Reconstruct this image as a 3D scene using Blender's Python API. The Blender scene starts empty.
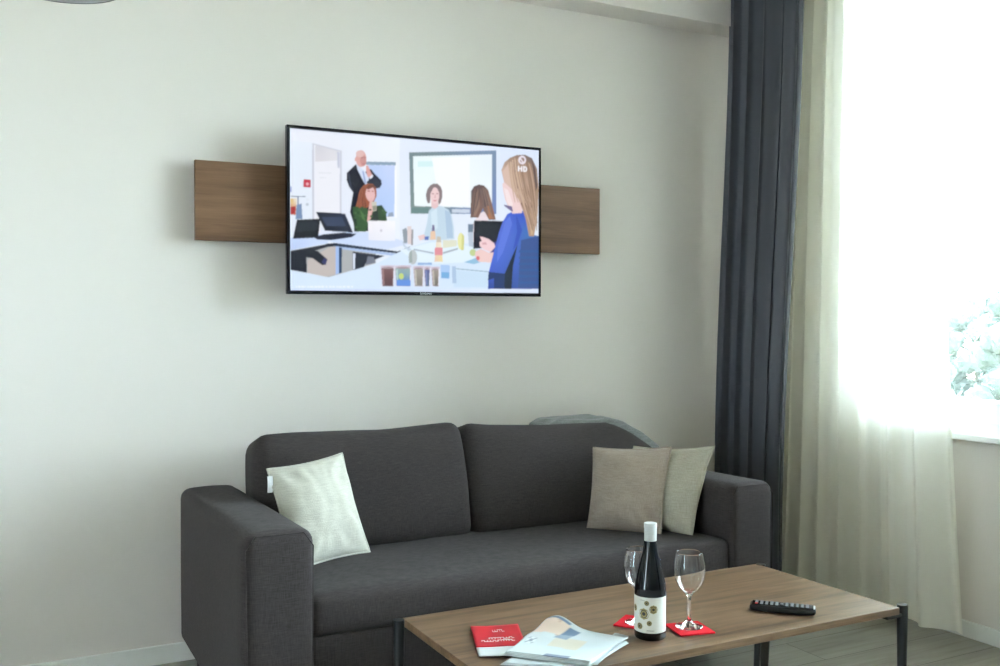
SCREEN_PICTURE = [
 ([(230,237,252),(230,241,253),(238,246,255),(222,234,253)],[(.0,.9959),(.0006,.0),(.9977,.0039),(1.0,1.0)]),
 ([(232,238,250),(240,246,255),(236,244,255),(225,232,248)],[(.0823,.9923),(.4107,.9917),(.41,.3366),(.0811,.3153)]),
 ((230,239,251),[(.0001,.9917),(.0809,.992),(.0796,.3153),(.0005,.3101)]),
 ((236,240,250),[(.0072,.9897),(.1812,.9826),(.1847,.8888),(.0822,.9179),(.0071,.9192)]),
 ((205,208,222),[(.0807,.9164),(.1884,.8831),(.1876,.3222),(.0796,.3153)]),
 ((238,240,248),[(.0879,.9063),(.1821,.8759),(.1812,.3218),(.0869,.3157)]),
 ([(214,214,222),(222,222,228),(226,226,232),(220,218,225)],[(.0919,.9069),(.178,.8778),(.1779,.8219),(.0917,.8013)]),
 ((198,204,222),[(.1717,.8744),(.181,.8726),(.1808,.7751),(.1734,.7742)]),
 ((228,231,240),[(.1036,.7406),(.1512,.7432),(.1512,.7338),(.1036,.73)]),
 ((228,231,240),[(.1072,.7099),(.1328,.7116),(.1328,.7035),(.1072,.7018)]),
 ((196,58,78),[(.0494,.6888),(.0745,.6887),(.0744,.6415),(.0493,.64)]),
 ((240,180,190),[(.0687,.662),(.0676,.656),(.0647,.6521),(.0611,.6517),(.0583,.655),(.0572,.6607),(.0583,.6666),(.0612,.6705),(.0647,.6709),(.0676,.6677)]),
 ((190,200,214),[(.0681,.5354),(.067,.5295),(.0641,.5256),(.0606,.5253),(.0577,.5286),(.0566,.5343),(.0577,.5403),(.0606,.5441),(.0641,.5445),(.067,.5411)]),
 ((225,232,244),[(.0689,.5653),(.0678,.5608),(.0649,.5578),(.0613,.5574),(.0585,.5599),(.0574,.5641),(.0585,.5686),(.0614,.5716),(.0649,.5719),(.0678,.5695)]),
 ((128,138,158),[(.0007,.5819),(.0563,.5851),(.0563,.5795),(.0007,.5757)]),
 ((90,100,125),[(.0277,.5803),(.0313,.5807),(.0311,.522),(.0276,.5217)]),
 ((122,146,182),[(.024,.5275),(.0419,.5385),(.0453,.443),(.0203,.4409)]),
 ([(225,190,110),(190,70,60),(205,120,90),(235,225,205)],[(.001,.5653),(.0012,.467),(.0203,.4656),(.0259,.5678)]),
 ((170,55,55),[(.0013,.5131),(.0205,.521),(.0189,.4747),(.0012,.4701)]),
 ((110,120,200),[(.0012,.6421),(.0065,.6366),(.0057,.6057),(.0011,.6053)]),
 ((250,252,255),[(.2787,.8256),(.3987,.8373),(.3983,.4785),(.2859,.4756)]),
 ([(190,212,250),(178,202,246),(188,212,252),(200,216,252)],[(.2863,.8074),(.2897,.4823),(.3889,.4855),(.3908,.8175)]),
 ((140,164,184),[(.2806,.8271),(.3948,.8387),(.3947,.8187),(.2806,.8073)]),
 ((150,165,185),[(.367,.5082),(.3826,.516),(.3865,.4905),(.3631,.482)]),
 ([(24,28,42),(24,28,42),(24,28,42),(24,28,42),(24,28,42),(24,28,42),(24,28,42),(24,28,42),(24,28,42),(24,28,42),(24,28,42),(24,28,42),(24,28,42),(24,28,42),(24,28,42),(24,28,42),(24,28,42),(24,28,42),(24,28,42),(24,28,42)],[(.2408,.8048),(.2238,.7742),(.2076,.7469),(.2068,.7026),(.2161,.6595),(.2311,.6262),(.2246,.5591),(.2192,.5016),(.2308,.4392),(.2402,.3828),(.2934,.3867),(.309,.5544),(.3052,.6564),(.3322,.6657),(.34,.689),(.3385,.7146),(.3131,.7533),(.2997,.7804),(.2901,.7824),(.2786,.7619)]),
 ((60,66,84),[(.2106,.741),(.2162,.7543),(.2255,.6668),(.233,.6296),(.218,.666)]),
 ((214,226,248),[(.2415,.8112),(.2551,.7908),(.2748,.7678),(.2915,.7251),(.2861,.6862),(.2766,.682),(.2633,.7219),(.2483,.7709)]),
 ((150,170,215),[(.2653,.7666),(.271,.7648),(.2808,.692),(.2747,.685)]),
 ((222,170,165),[(.2814,.8463),(.2806,.8311),(.2782,.817),(.2744,.805),(.2695,.7961),(.264,.7912),(.2583,.7904),(.2528,.794),(.248,.8016),(.2443,.8126),(.242,.8261),(.2412,.841),(.242,.8561),(.2444,.8702),(.2482,.8822),(.253,.891),(.2585,.8961),(.2642,.8969),(.2697,.8934),(.2745,.8858),(.2782,.8748),(.2806,.8613)]),
 ((205,150,145),[(.2818,.8324),(.2805,.8167),(.2771,.8039),(.2722,.7964),(.2668,.7957),(.262,.8019),(.2586,.8139),(.2574,.8292),(.2587,.8448),(.262,.8576),(.2669,.8651),(.2723,.8659),(.2772,.8596),(.2806,.8477)]),
 ((226,188,184),[(.2734,.8758),(.2718,.8657),(.2674,.8571),(.261,.8518),(.2539,.8509),(.2476,.8544),(.2432,.8618),(.2416,.8715),(.2432,.8816),(.2476,.8901),(.254,.8954),(.2611,.8964),(.2675,.8929),(.2719,.8855)]),
 ((165,110,112),[(.2597,.8511),(.2696,.8549),(.2696,.8498),(.2597,.846)]),
 ((165,110,112),[(.2734,.8548),(.2795,.855),(.2795,.8499),(.2734,.8497)]),
 ((182,116,118),[(.265,.8136),(.2779,.8153),(.2764,.8087),(.2665,.8075)]),
 ((225,170,165),[(.2446,.837),(.2435,.8279),(.2408,.8238),(.2381,.8272),(.237,.836),(.2382,.8451),(.2408,.8492),(.2435,.8458)]),
 ((224,166,160),[(.2806,.8035),(.2878,.8013),(.2954,.7735),(.3031,.7457),(.2977,.7259),(.2862,.7309),(.2801,.7684)]),
 ((232,238,250),[(.2923,.7284),(.3038,.7483),(.3077,.7398),(.2977,.7131)]),
 ((40,45,62),[(.2823,.6986),(.3092,.7368),(.3361,.7111),(.338,.6824),(.3129,.6611),(.2861,.6735)]),
 ([(158,92,66),(158,92,66),(158,92,66),(158,92,66),(158,92,66),(158,92,66),(158,92,66),(158,92,66),(158,92,66),(158,92,66),(158,92,66),(158,92,66),(158,92,66),(158,92,66)],[(.2595,.6515),(.2709,.6769),(.2861,.6888),(.3053,.6897),(.3187,.6642),(.3206,.6132),(.3051,.5604),(.2821,.5327),(.263,.5055),(.246,.5167),(.2404,.5416),(.248,.5804),(.2518,.6189),(.2556,.6383)]),
 ((120,62,46),[(.2708,.6463),(.2785,.6663),(.2746,.5957),(.2821,.5455),(.2669,.5186),(.2632,.5819)]),
 ((232,188,188),[(.3143,.6316),(.3145,.6131),(.3125,.5962),(.3084,.5829),(.3029,.5748),(.2966,.5729),(.2902,.5774),(.2845,.5878),(.2802,.6027),(.2778,.6205),(.2776,.6388),(.2796,.6557),(.2836,.669),(.2891,.6771),(.2955,.6791),(.3019,.6746),(.3076,.6643),(.3119,.6494)]),
 ((120,70,55),[(.2785,.6599),(.29,.6828),(.3091,.685),(.3183,.6578),(.3053,.6653),(.2876,.6507)]),
 ((150,95,95),[(.2846,.644),(.2945,.645),(.2945,.6386),(.2846,.6376)]),
 ((150,95,95),[(.3014,.6457),(.3091,.6453),(.3091,.6389),(.3014,.6394)]),
 ([(62,98,56),(72,108,62),(52,84,50),(60,92,58),(48,78,46),(40,66,44),(56,88,52),(40,70,40),(30,50,34),(50,84,46)],[(.2291,.5342),(.2479,.5385),(.2745,.5384),(.2897,.5014),(.3166,.5487),(.3398,.5573),(.3553,.5201),(.3607,.456),(.2896,.4439),(.2781,.3856)]),
 ([(56,92,52),(56,92,52),(56,92,52),(56,92,52),(56,92,52),(56,92,52)],[(.2291,.5342),(.2783,.5387),(.2974,.4893),(.2896,.4311),(.2781,.3824),(.2345,.3792)]),
 ((34,52,40),[(.2328,.4901),(.244,.453),(.2458,.38),(.2349,.3793)]),
 ((84,122,72),[(.2555,.5239),(.2706,.4934),(.2782,.443),(.263,.4673)]),
 ((40,52,46),[(.3012,.4896),(.3243,.5366),(.3281,.4534),(.3011,.4512)]),
 ((230,182,178),[(.2835,.4466),(.2882,.5141),(.2929,.5656),(.2975,.6012),(.3021,.5985),(.3036,.5667),(.3105,.5481),(.3035,.509),(.2973,.4637)]),
 ((205,205,190),[(.3005,.5728),(.3198,.5778),(.3197,.5201),(.3051,.5124)]),
 ((150,150,135),[(.3036,.5475),(.3182,.552),(.3182,.5232),(.3058,.5169)]),
 ([(122,142,146),(130,150,148),(116,138,190),(128,150,178)],[(.4474,.9087),(.4538,.5119),(.8095,.54),(.8095,.9723)]),
 ([(236,250,254),(242,252,254),(242,250,255),(236,246,255)],[(.463,.8861),(.4683,.5628),(.7912,.5766),(.7912,.9426)]),
 ((214,244,246),[(.4822,.8553),(.6129,.8757),(.6045,.8381),(.4821,.8194)]),
 ((112,142,140),[(.4539,.551),(.5264,.5577),(.5223,.5178),(.4554,.5133)]),
 ((205,216,232),[(.621,.5571),(.6967,.5626),(.6967,.537),(.621,.5331)]),
 ((250,252,255),[(.5388,.8858),(.6968,.9136),(.6967,.5841),(.5714,.5724)]),
 ([(198,220,236),(198,220,236),(198,220,236),(198,220,236),(198,220,236),(198,220,236),(198,220,236),(198,220,236),(198,220,236),(198,220,236),(198,220,236),(198,220,236),(198,220,236)],[(.4938,.3421),(.506,.3692),(.5198,.4623),(.5264,.5353),(.5427,.5665),(.5632,.575),(.5837,.5703),(.6085,.5493),(.621,.5104),(.6293,.431),(.6309,.3576),(.5712,.3471),(.5303,.3444)]),
 ((178,202,226),[(.592,.5478),(.6127,.5363),(.6235,.4439),(.6251,.3639),(.6001,.3623)]),
 ((214,234,246),[(.5345,.5294),(.559,.5581),(.5631,.426),(.5385,.3978)]),
 ([(138,124,126),(138,124,126),(138,124,126),(138,124,126),(138,124,126),(138,124,126),(138,124,126),(138,124,126),(138,124,126),(138,124,126),(138,124,126),(138,124,126),(138,124,126),(138,124,126),(138,124,126),(138,124,126)],[(.5159,.6133),(.5151,.6461),(.5208,.6796),(.5322,.7045),(.5461,.7179),(.5616,.7183),(.5747,.7013),(.5813,.6728),(.5813,.633),(.5755,.5967),(.5673,.5787),(.5632,.6114),(.5591,.6771),(.5346,.6745),(.5313,.5885),(.5223,.585)]),
 ((232,200,202),[(.537,.6088),(.5632,.6114),(.5656,.5679),(.5508,.5507),(.5361,.5625)]),
 ((240,210,211),[(.5694,.6411),(.5684,.6242),(.5658,.6088),(.5617,.5964),(.5566,.5882),(.5509,.5851),(.5452,.5872),(.5401,.5944),(.536,.6059),(.5334,.6207),(.5325,.6373),(.5334,.6541),(.5361,.6695),(.5401,.6819),(.5453,.6901),(.5509,.6934),(.5566,.6913),(.5618,.6842),(.5658,.6726),(.5685,.6578)]),
 ((138,122,126),[(.5272,.6276),(.5281,.6738),(.5371,.6985),(.5485,.7063),(.5428,.6819),(.5338,.6546)]),
 ((138,122,126),[(.5485,.7063),(.5632,.704),(.5747,.6787),(.5763,.6325),(.5697,.6186),(.569,.6583),(.5608,.6865)]),
 ((172,132,136),[(.5387,.6525),(.5476,.6547),(.5476,.6475),(.5387,.6459)]),
 ((172,132,136),[(.5558,.6556),(.5648,.6552),(.5648,.6486),(.5558,.6483)]),
 ((222,180,182),[(.5501,.6471),(.5542,.6475),(.555,.6238),(.5488,.6232)]),
 ((212,146,154),[(.5435,.6094),(.5591,.611),(.5566,.6021),(.546,.6011)]),
 ((238,208,208),[(.4817,.3675),(.506,.3823),(.5181,.3568),(.4898,.3385)]),
 ((236,222,228),[(.7137,.4778),(.7351,.5336),(.7566,.5558),(.7738,.5234),(.7781,.3605),(.6966,.3417),(.6967,.436)]),
 ([(96,82,86),(92,78,82),(96,82,84),(104,86,82),(120,90,78),(150,104,78),(140,96,72),(120,88,74),(110,86,80),(128,100,90),(130,100,88),(118,94,88)],[(.7018,.6856),(.7138,.7178),(.7351,.7323),(.7566,.728),(.7747,.7001),(.7868,.6333),(.7999,.5528),(.8077,.5017),(.7781,.4979),(.7523,.5757),(.7325,.5097),(.6992,.5069)]),
 ((150,120,108),[(.7223,.6742),(.7351,.6958),(.7394,.5881),(.7222,.519),(.7111,.518)]),
 ((84,70,74),[(.7523,.6977),(.7652,.6787),(.7738,.5913),(.7591,.5832)]),
 ((170,116,84),[(.7652,.5905),(.7782,.5917),(.7999,.5078),(.7781,.5033)]),
 ([(190,210,246),(198,216,250),(206,222,252),(214,226,252),(214,228,252),(206,224,252)],[(.0005,.3224),(.1432,.3695),(.3011,.3808),(.4576,.3201),(.3163,.2535),(.1431,.3131)]),
 ([(196,216,250),(210,226,252),(205,222,250),(190,208,246)],[(.0005,.3255),(.1431,.3225),(.1357,.3001),(.0004,.2486)]),
 ((176,180,182),[(.0485,.2265),(.1357,.2876),(.3163,.2535),(.3162,.1829),(.1391,.087),(.0518,.1151)]),
 ((196,188,184),[(.0628,.19),(.143,.2754),(.1652,.2768),(.1649,.1068),(.128,.0898),(.0626,.1155)]),
 ((34,38,48),[(.0011,.2449),(.1332,.2943),(.1394,.279),(.0882,.2498),(.001,.2179)]),
 ([(30,34,46),(30,34,46),(30,34,46),(30,34,46),(30,34,46),(30,34,46),(30,34,46),(30,34,46),(30,34,46)],[(.001,.2302),(.0701,.2525),(.0991,.2504),(.1341,.1997),(.1289,.1644),(.1157,.1625),(.0809,.2033),(.0571,.2084),(.0008,.1279)]),
 ((30,34,46),[(.001,.2117),(.0585,.2146),(.0605,.1117),(.0008,.1279)]),
 ((60,64,110),[(.1135,.18),(.1231,.2079),(.1348,.196),(.1282,.1631)]),
 ((24,28,44),[(.1284,.2959),(.1601,.3016),(.1615,.2828),(.1357,.2775)]),
 ((30,44,66),[(.1578,.304),(.402,.2634),(.4496,.2974),(.4576,.29),(.406,.2494),(.1578,.2839)]),
 ((176,200,238),[(.18,.2814),(.402,.2478),(.3863,.2328),(.18,.2675)]),
 ((34,40,56),[(.2286,.2526),(.3511,.2322),(.2778,.1812),(.2702,.1527),(.2285,.1345)]),
 ((120,125,140),[(.2855,.2263),(.3085,.2236),(.3162,.1855),(.2778,.1709)]),
 ((168,196,244),[(.1645,.283),(.1778,.2838),(.1783,.1136),(.1649,.1043)]),
 ((38,66,98),[(.1778,.2775),(.1882,.2756),(.188,.1177),(.1775,.1123)]),
 ((220,230,250),[(.2301,.2425),(.2384,.2417),(.2375,.1437),(.23,.1384)]),
 ((26,28,34),[(.0108,.3194),(.0253,.4376),(.1089,.4507),(.1048,.3793),(.1014,.3329)]),
 ((40,44,54),[(.0295,.4269),(.0994,.4375),(.0971,.3787),(.0237,.361)]),
 ([(38,44,58),(46,54,74),(34,40,58),(30,36,50)],[(.0937,.4918),(.2005,.4899),(.2303,.3732),(.1263,.3771)]),
 ((58,70,98),[(.114,.4611),(.1878,.4673),(.2041,.4118),(.1322,.4063)]),
 ((226,234,252),[(.1103,.3922),(.1176,.399),(.1249,.3745),(.1951,.3758),(.1914,.3679),(.1087,.3496)]),
 ((34,38,56),[(.0847,.333),(.1212,.3542),(.1951,.3707),(.2431,.3652),(.225,.3437),(.1542,.3213),(.0992,.3203)]),
 ([(246,244,250),(236,238,248),(238,242,252),(248,248,252)],[(.2866,.4526),(.2895,.3288),(.3919,.3303),(.392,.4599)]),
 ((206,204,218),[(.342,.394),(.3406,.3867),(.3373,.3834),(.334,.3862),(.3327,.3934),(.334,.4007),(.3373,.404),(.3406,.4012)]),
 ((216,234,253),[(.0008,.1243),(.1391,.087),(.3162,.1803),(.4417,.2891),(.5384,.345),(.7911,.3204),(.7911,.0134),(.0009,.0)]),
 ((228,244,255),[(.4099,.2717),(.5384,.3317),(.7136,.3158),(.7136,.2077),(.4896,.1842)]),
 ((172,186,202),[(.4656,.2853),(.5466,.2648),(.5465,.2529),(.4656,.2748)]),
 ((172,182,192),[(.5835,.2682),(.646,.301),(.646,.289),(.5835,.2549)]),
 ((150,182,226),[(.4816,.1944),(.5383,.197),(.5383,.1824),(.4816,.1799)]),
 ((226,228,205),[(.5836,.3479),(.6418,.3516),(.6418,.3115),(.5836,.2947)]),
 ((160,188,205),[(.6208,.1667),(.7781,.1494),(.7781,.1412),(.6208,.1593)]),
 ((205,228,248),[(.6292,.1503),(.7781,.1358),(.7781,.0404),(.6291,.0366)]),
 ((150,196,226),[(.6712,.2058),(.7307,.2424),(.7565,.2165),(.7136,.1942)]),
 ((148,158,168),[(.4203,.4049),(.4354,.4191),(.4402,.3973),(.4393,.319),(.4258,.3181)]),
 ((228,214,214),[(.4394,.4298),(.4561,.4311),(.4576,.3136),(.4417,.3126)]),
 ((160,158,162),[(.4561,.4089),(.4641,.4095),(.4624,.3073),(.4544,.3068)]),
 ((196,212,230),[(.4179,.3371),(.4337,.2991),(.4576,.2809),(.4456,.2671),(.4242,.2985)]),
 ((190,198,200),[(.4792,.2297),(.4779,.211),(.474,.1951),(.4683,.1843),(.4615,.1803),(.4548,.1837),(.4491,.194),(.4453,.2095),(.444,.2279),(.4453,.2464),(.4492,.2623),(.4549,.2731),(.4616,.2772),(.4683,.2739),(.4741,.2637),(.4779,.2482)]),
 ((160,172,170),[(.4496,.2608),(.4576,.2743),(.4599,.196),(.4455,.1888)]),
 ([(240,222,198),(236,205,180),(240,222,170),(245,240,220)],[(.5564,.3395),(.549,.2027),(.5835,.2044),(.577,.3408)]),
 ((205,196,180),[(.5589,.3701),(.5737,.3711),(.577,.3342),(.5572,.3329)]),
 ((228,150,160),[(.5507,.2968),(.5819,.2986),(.5827,.2482),(.5498,.2465)]),
 ((236,204,176),[(.5336,.404),(.5524,.4054),(.5548,.3487),(.5311,.3471)]),
 ((120,112,150),[(.5401,.4441),(.5491,.4448),(.5499,.4052),(.5385,.4044)]),
 ((90,116,190),[(.5084,.3667),(.5262,.3679),(.5246,.3441),(.51,.3431)]),
 ((236,236,170),[(.6729,.3469),(.6715,.3218),(.6675,.3015),(.6617,.29),(.6554,.2896),(.6497,.3004),(.6457,.3202),(.6443,.3451),(.6457,.3702),(.6497,.3905),(.6554,.402),(.6618,.4025),(.6675,.3917),(.6715,.3719)]),
 ((214,214,140),[(.6628,.4),(.6729,.3805),(.6712,.2864),(.6602,.2858)]),
 ((112,132,152),[(.689,.4624),(.7111,.4641),(.7103,.4101),(.6882,.4085)]),
 ((190,204,220),[(.6882,.4085),(.7094,.41),(.7094,.3088),(.6924,.3145)]),
 ((196,214,150),[(.7239,.2731),(.7219,.2608),(.7166,.2517),(.7094,.248),(.7021,.2509),(.6968,.2595),(.6949,.2715),(.6968,.2838),(.7021,.293),(.7094,.2966),(.7166,.2938),(.7219,.2852)]),
 ([(222,216,232),(214,206,226),(220,214,234),(228,224,242)],[(.3332,.1708),(.3909,.1746),(.3864,.035),(.3392,.0344)]),
 ([(128,96,98),(96,70,74),(96,70,74),(128,96,98)],[(.3378,.1517),(.3423,.0378),(.3837,.0375),(.387,.1537)]),
 ([(162,130,132),(162,130,132),(162,130,132),(162,130,132)],[(.3401,.1453),(.3439,.0449),(.3501,.0451),(.3471,.1456)]),
 ((206,192,206),[(.3878,.1602),(.3852,.1553),(.378,.1512),(.3676,.1487),(.3562,.1482),(.3459,.1499),(.3388,.1534),(.3363,.1581),(.3388,.1629),(.3459,.167),(.3562,.1696),(.3677,.1701),(.378,.1684),(.3852,.1649)]),
 ((170,150,156),[(.3834,.1562),(.3806,.1528),(.3728,.1501),(.3623,.1488),(.3518,.1493),(.3441,.1513),(.3413,.1544),(.3441,.1577),(.3518,.1604),(.3623,.1617),(.3729,.1613),(.3806,.1593)]),
 ((246,244,255),[(.3862,.1602),(.3893,.1603),(.3857,.0434),(.3833,.0434)]),
 ([(222,216,232),(214,206,226),(220,214,234),(228,224,242)],[(.3878,.1732),(.4567,.1775),(.4522,.0367),(.3939,.0359)]),
 ([(150,178,176),(96,140,200),(96,140,200),(150,178,176)],[(.3925,.1539),(.3971,.0392),(.4494,.0393),(.4527,.1564)]),
 ([(184,212,210),(184,212,210),(184,212,210),(184,212,210)],[(.3948,.1475),(.3986,.0464),(.405,.0466),(.4019,.1478)]),
 ((206,192,206),[(.4535,.163),(.4504,.158),(.4416,.1538),(.429,.1512),(.4151,.1506),(.4026,.1522),(.394,.1557),(.3909,.1604),(.394,.1653),(.4026,.1695),(.4151,.1722),(.4291,.1728),(.4417,.1712),(.4504,.1677)]),
 ((170,150,156),[(.4491,.1589),(.4455,.1555),(.4358,.1527),(.4225,.1513),(.4092,.1516),(.3995,.1536),(.396,.1567),(.3995,.1601),(.4092,.1629),(.4225,.1643),(.4358,.164),(.4455,.162)]),
 ((246,244,255),[(.4519,.1629),(.4551,.1631),(.4514,.0452),(.449,.0451)]),
 ([(222,216,232),(214,206,226),(220,214,234),(228,224,242)],[(.4607,.1725),(.5082,.1758),(.5037,.0381),(.467,.0378)]),
 ([(165,160,150),(140,136,128),(140,136,128),(165,160,150)],[(.4655,.153),(.4702,.0411),(.5008,.0406),(.5042,.1546)]),
 ([(199,194,184),(199,194,184),(199,194,184),(199,194,184)],[(.4679,.1466),(.4718,.0484),(.4783,.0486),(.4751,.1469)]),
 ((206,192,206),[(.505,.1612),(.5029,.1563),(.4972,.1521),(.4889,.1497),(.4798,.1493),(.4716,.1511),(.4659,.1548),(.4639,.1595),(.4659,.1644),(.4716,.1685),(.4798,.171),(.489,.1714),(.4972,.1696),(.5029,.166)]),
 ((170,150,156),[(.5005,.1571),(.4984,.1537),(.4926,.1511),(.4848,.1499),(.4769,.1504),(.4712,.1526),(.4691,.1558),(.4712,.1592),(.4769,.1618),(.4848,.163),(.4927,.1624),(.4984,.1603)]),
 ((246,244,255),[(.5034,.1611),(.5066,.1613),(.5029,.0466),(.5004,.0465)]),
 ([(222,216,232),(214,206,226),(220,214,234),(228,224,242)],[(.5034,.1717),(.5351,.1744),(.5305,.0387),(.5097,.0389)]),
 ([(96,104,150),(78,112,140),(78,112,140),(96,104,150)],[(.5082,.1521),(.513,.0422),(.5276,.0413),(.531,.153)]),
 ([(130,138,184),(130,138,184),(130,138,184),(130,138,184)],[(.5106,.1456),(.5146,.0495),(.5211,.0497),(.5179,.1459)]),
 ((206,192,206),[(.5318,.1597),(.5305,.1548),(.527,.1507),(.522,.1483),(.5164,.1481),(.5113,.1501),(.5078,.1538),(.5066,.1586),(.5078,.1636),(.5113,.1676),(.5164,.17),(.522,.1702),(.527,.1683),(.5305,.1645)]),
 ((170,150,156),[(.5273,.1555),(.5263,.1522),(.5234,.1497),(.5196,.1486),(.5157,.1494),(.5129,.1517),(.5119,.1549),(.5129,.1582),(.5157,.1608),(.5196,.1618),(.5234,.1611),(.5263,.1588)]),
 ((246,244,255),[(.5302,.1596),(.5334,.1597),(.5297,.0473),(.5272,.0472)]),
 ([(222,216,232),(214,206,226),(220,214,234),(228,224,242)],[(.5326,.1703),(.5719,.1733),(.5673,.0397),(.539,.0396)]),
 ([(158,150,140),(120,116,108),(120,116,108),(158,150,140)],[(.5375,.1507),(.5423,.043),(.5644,.0423),(.5678,.1519)]),
 ([(192,184,174),(192,184,174),(192,184,174),(192,184,174)],[(.5399,.1441),(.544,.0503),(.5505,.0505),(.5473,.1444)]),
 ((206,192,206),[(.5686,.1585),(.567,.1536),(.5624,.1495),(.5559,.147),(.5486,.1468),(.542,.1487),(.5375,.1524),(.5359,.1572),(.5375,.1621),(.542,.1662),(.5486,.1687),(.5559,.169),(.5624,.1671),(.567,.1634)]),
 ((170,150,156),[(.5641,.1544),(.5626,.151),(.5584,.1484),(.5526,.1473),(.5469,.148),(.5427,.1502),(.5412,.1535),(.5427,.1568),(.5469,.1594),(.5526,.1605),(.5584,.1599),(.5626,.1576)]),
 ((246,244,255),[(.567,.1585),(.5703,.1586),(.5665,.0483),(.564,.0482)]),
 ((200,220,130),[(.426,.1032),(.4246,.0927),(.4208,.085),(.4157,.082),(.4105,.0846),(.4068,.0921),(.4054,.1025),(.4068,.1129),(.4106,.1207),(.4157,.1237),(.4208,.1211),(.4246,.1136)]),
 ((104,150,228),[(.3979,.0788),(.4518,.0805),(.4526,.0413),(.3979,.0412)]),
 ((176,206,246),[(.5736,.184),(.6125,.183),(.6108,.0922),(.5752,.095)]),
 ((120,176,226),[(.5769,.135),(.61,.1362),(.6091,.0962),(.5777,.0978)]),
 ((176,200,228),[(.6208,.1767),(.6375,.1774),(.64,.0637),(.6224,.0632)]),
 ([(24,27,38),(30,32,46),(34,36,52),(24,26,36)],[(.7145,.4886),(.7111,.2981),(.8129,.3176),(.8393,.4947)]),
 ((74,70,140),[(.7825,.3267),(.8086,.3556),(.8129,.2739),(.7842,.275)]),
 ((244,210,214),[(.7385,.3836),(.7522,.3805),(.7781,.3673),(.7999,.3414),(.806,.3172),(.7851,.2792),(.7565,.2953),(.7385,.3173),(.7376,.347),(.7471,.3517)]),
 ((214,168,176),[(.7479,.3409),(.7652,.346),(.7695,.33),(.7505,.3275)]),
 ((242,208,204),[(.7196,.2796),(.7436,.2999),(.7781,.2747),(.8025,.2801),(.7868,.2084),(.735,.2114),(.7179,.2485)]),
 ((222,116,120),[(.7384,.236),(.737,.2271),(.7331,.2215),(.7283,.2213),(.7245,.2265),(.723,.2352),(.7245,.244),(.7283,.2496),(.7331,.2499),(.737,.2447)]),
 ([(72,104,214),(66,96,206),(58,90,196),(70,120,190),(66,112,176),(56,86,150),(60,92,170),(52,80,160),(70,100,210),(74,110,216),(84,112,218),(84,110,216)],[(.8586,.5443),(.8879,.5675),(.9326,.5743),(.9643,.4143),(.9989,.4027),(.9981,.0319),(.8746,.029),(.7738,.0266),(.7772,.1426),(.7981,.2731),(.8217,.418),(.8375,.4877)]),
 ([(64,90,150),(64,90,150),(64,90,150),(64,90,150)],[(.9192,.3696),(.9989,.4027),(.9981,.0389),(.9058,.0367)]),
 ((54,96,158),[(.9103,.2998),(.9985,.3048),(.9985,.288),(.9085,.2831)]),
 ((54,96,158),[(.9103,.257),(.9985,.2615),(.9985,.2447),(.9085,.2403)]),
 ((54,96,158),[(.9103,.214),(.9985,.2181),(.9985,.2013),(.9085,.1974)]),
 ((54,96,158),[(.9103,.1711),(.9985,.1747),(.9985,.1579),(.9085,.1544)]),
 ((54,96,158),[(.9103,.1282),(.9986,.1313),(.9986,.1145),(.9085,.1115)]),
 ((54,96,158),[(.9103,.0853),(.9986,.0879),(.9986,.0711),(.9085,.0686)]),
 ((32,44,60),[(.904,.341),(.8835,.188),(.8764,.0291),(.8463,.0283),(.8419,.1175),(.8684,.2149)]),
 ((40,62,112),[(.7764,.1452),(.8481,.1356),(.8437,.0283),(.7998,.0272),(.7998,.1024),(.7738,.0879)]),
 ((96,124,226),[(.8481,.4885),(.8701,.5315),(.879,.4772),(.8393,.2821),(.8129,.2123),(.8173,.322)]),
 ((58,86,190),[(.8968,.5476),(.9237,.4392),(.904,.341),(.8835,.2983),(.9013,.4237)]),
 ((240,212,212),[(.8366,.7477),(.8613,.7917),(.8968,.7131),(.9236,.6191),(.9237,.5568),(.8808,.549),(.8613,.5995),(.848,.6462),(.841,.6935)]),
 ((248,230,230),[(.8436,.7211),(.8613,.7093),(.8834,.6153),(.8746,.5732),(.8569,.6265)]),
 ((120,110,150),[(.8436,.6074),(.879,.5984),(.8835,.5602),(.8684,.5726),(.8454,.598)]),
 ([(206,178,160),(182,156,138),(164,140,124),(150,126,112),(132,112,102),(124,108,102),(150,126,110),(166,138,112),(190,160,128),(186,156,126),(178,148,126),(182,152,134),(204,176,160),(220,192,180)],[(.8322,.8429),(.8463,.8967),(.8701,.93),(.9012,.9534),(.937,.9597),(.9686,.9404),(.9914,.8696),(.9988,.7379),(.9943,.556),(.9779,.3985),(.9552,.3997),(.9389,.5235),(.9004,.6859),(.8436,.7622)]),
 ((218,190,176),[(.8366,.8298),(.8613,.8877),(.8745,.8069),(.9147,.6321),(.8879,.6984),(.8454,.7693)]),
 ((128,100,86),[(.8879,.836),(.8968,.8509),(.9057,.714),(.9326,.5784),(.9147,.6321)]),
 ((128,100,86),[(.9281,.8686),(.9389,.8561),(.9461,.7184),(.9579,.4695),(.9462,.538),(.9281,.7026)]),
 ((206,176,142),[(.9434,.7181),(.9506,.7188),(.9734,.4149),(.9643,.4073)]),
 ((104,80,72),[(.9533,.7191),(.9597,.7337),(.9715,.6097),(.966,.5953)]),
 ((196,166,136),[(.9102,.8388),(.9191,.8537),(.9326,.7031),(.9416,.5653),(.9281,.6195)]),
 ((98,80,76),[(.9668,.929),(.9823,.8754),(.9933,.7513),(.9851,.7086),(.9778,.8192)]),
 ((206,178,156),[(.8786,.9168),(.8819,.8489),(.8895,.7779),(.9015,.7039),(.9178,.6265),(.9212,.6268),(.9065,.7044),(.8953,.7786),(.8874,.8496),(.8829,.9174)]),
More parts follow.
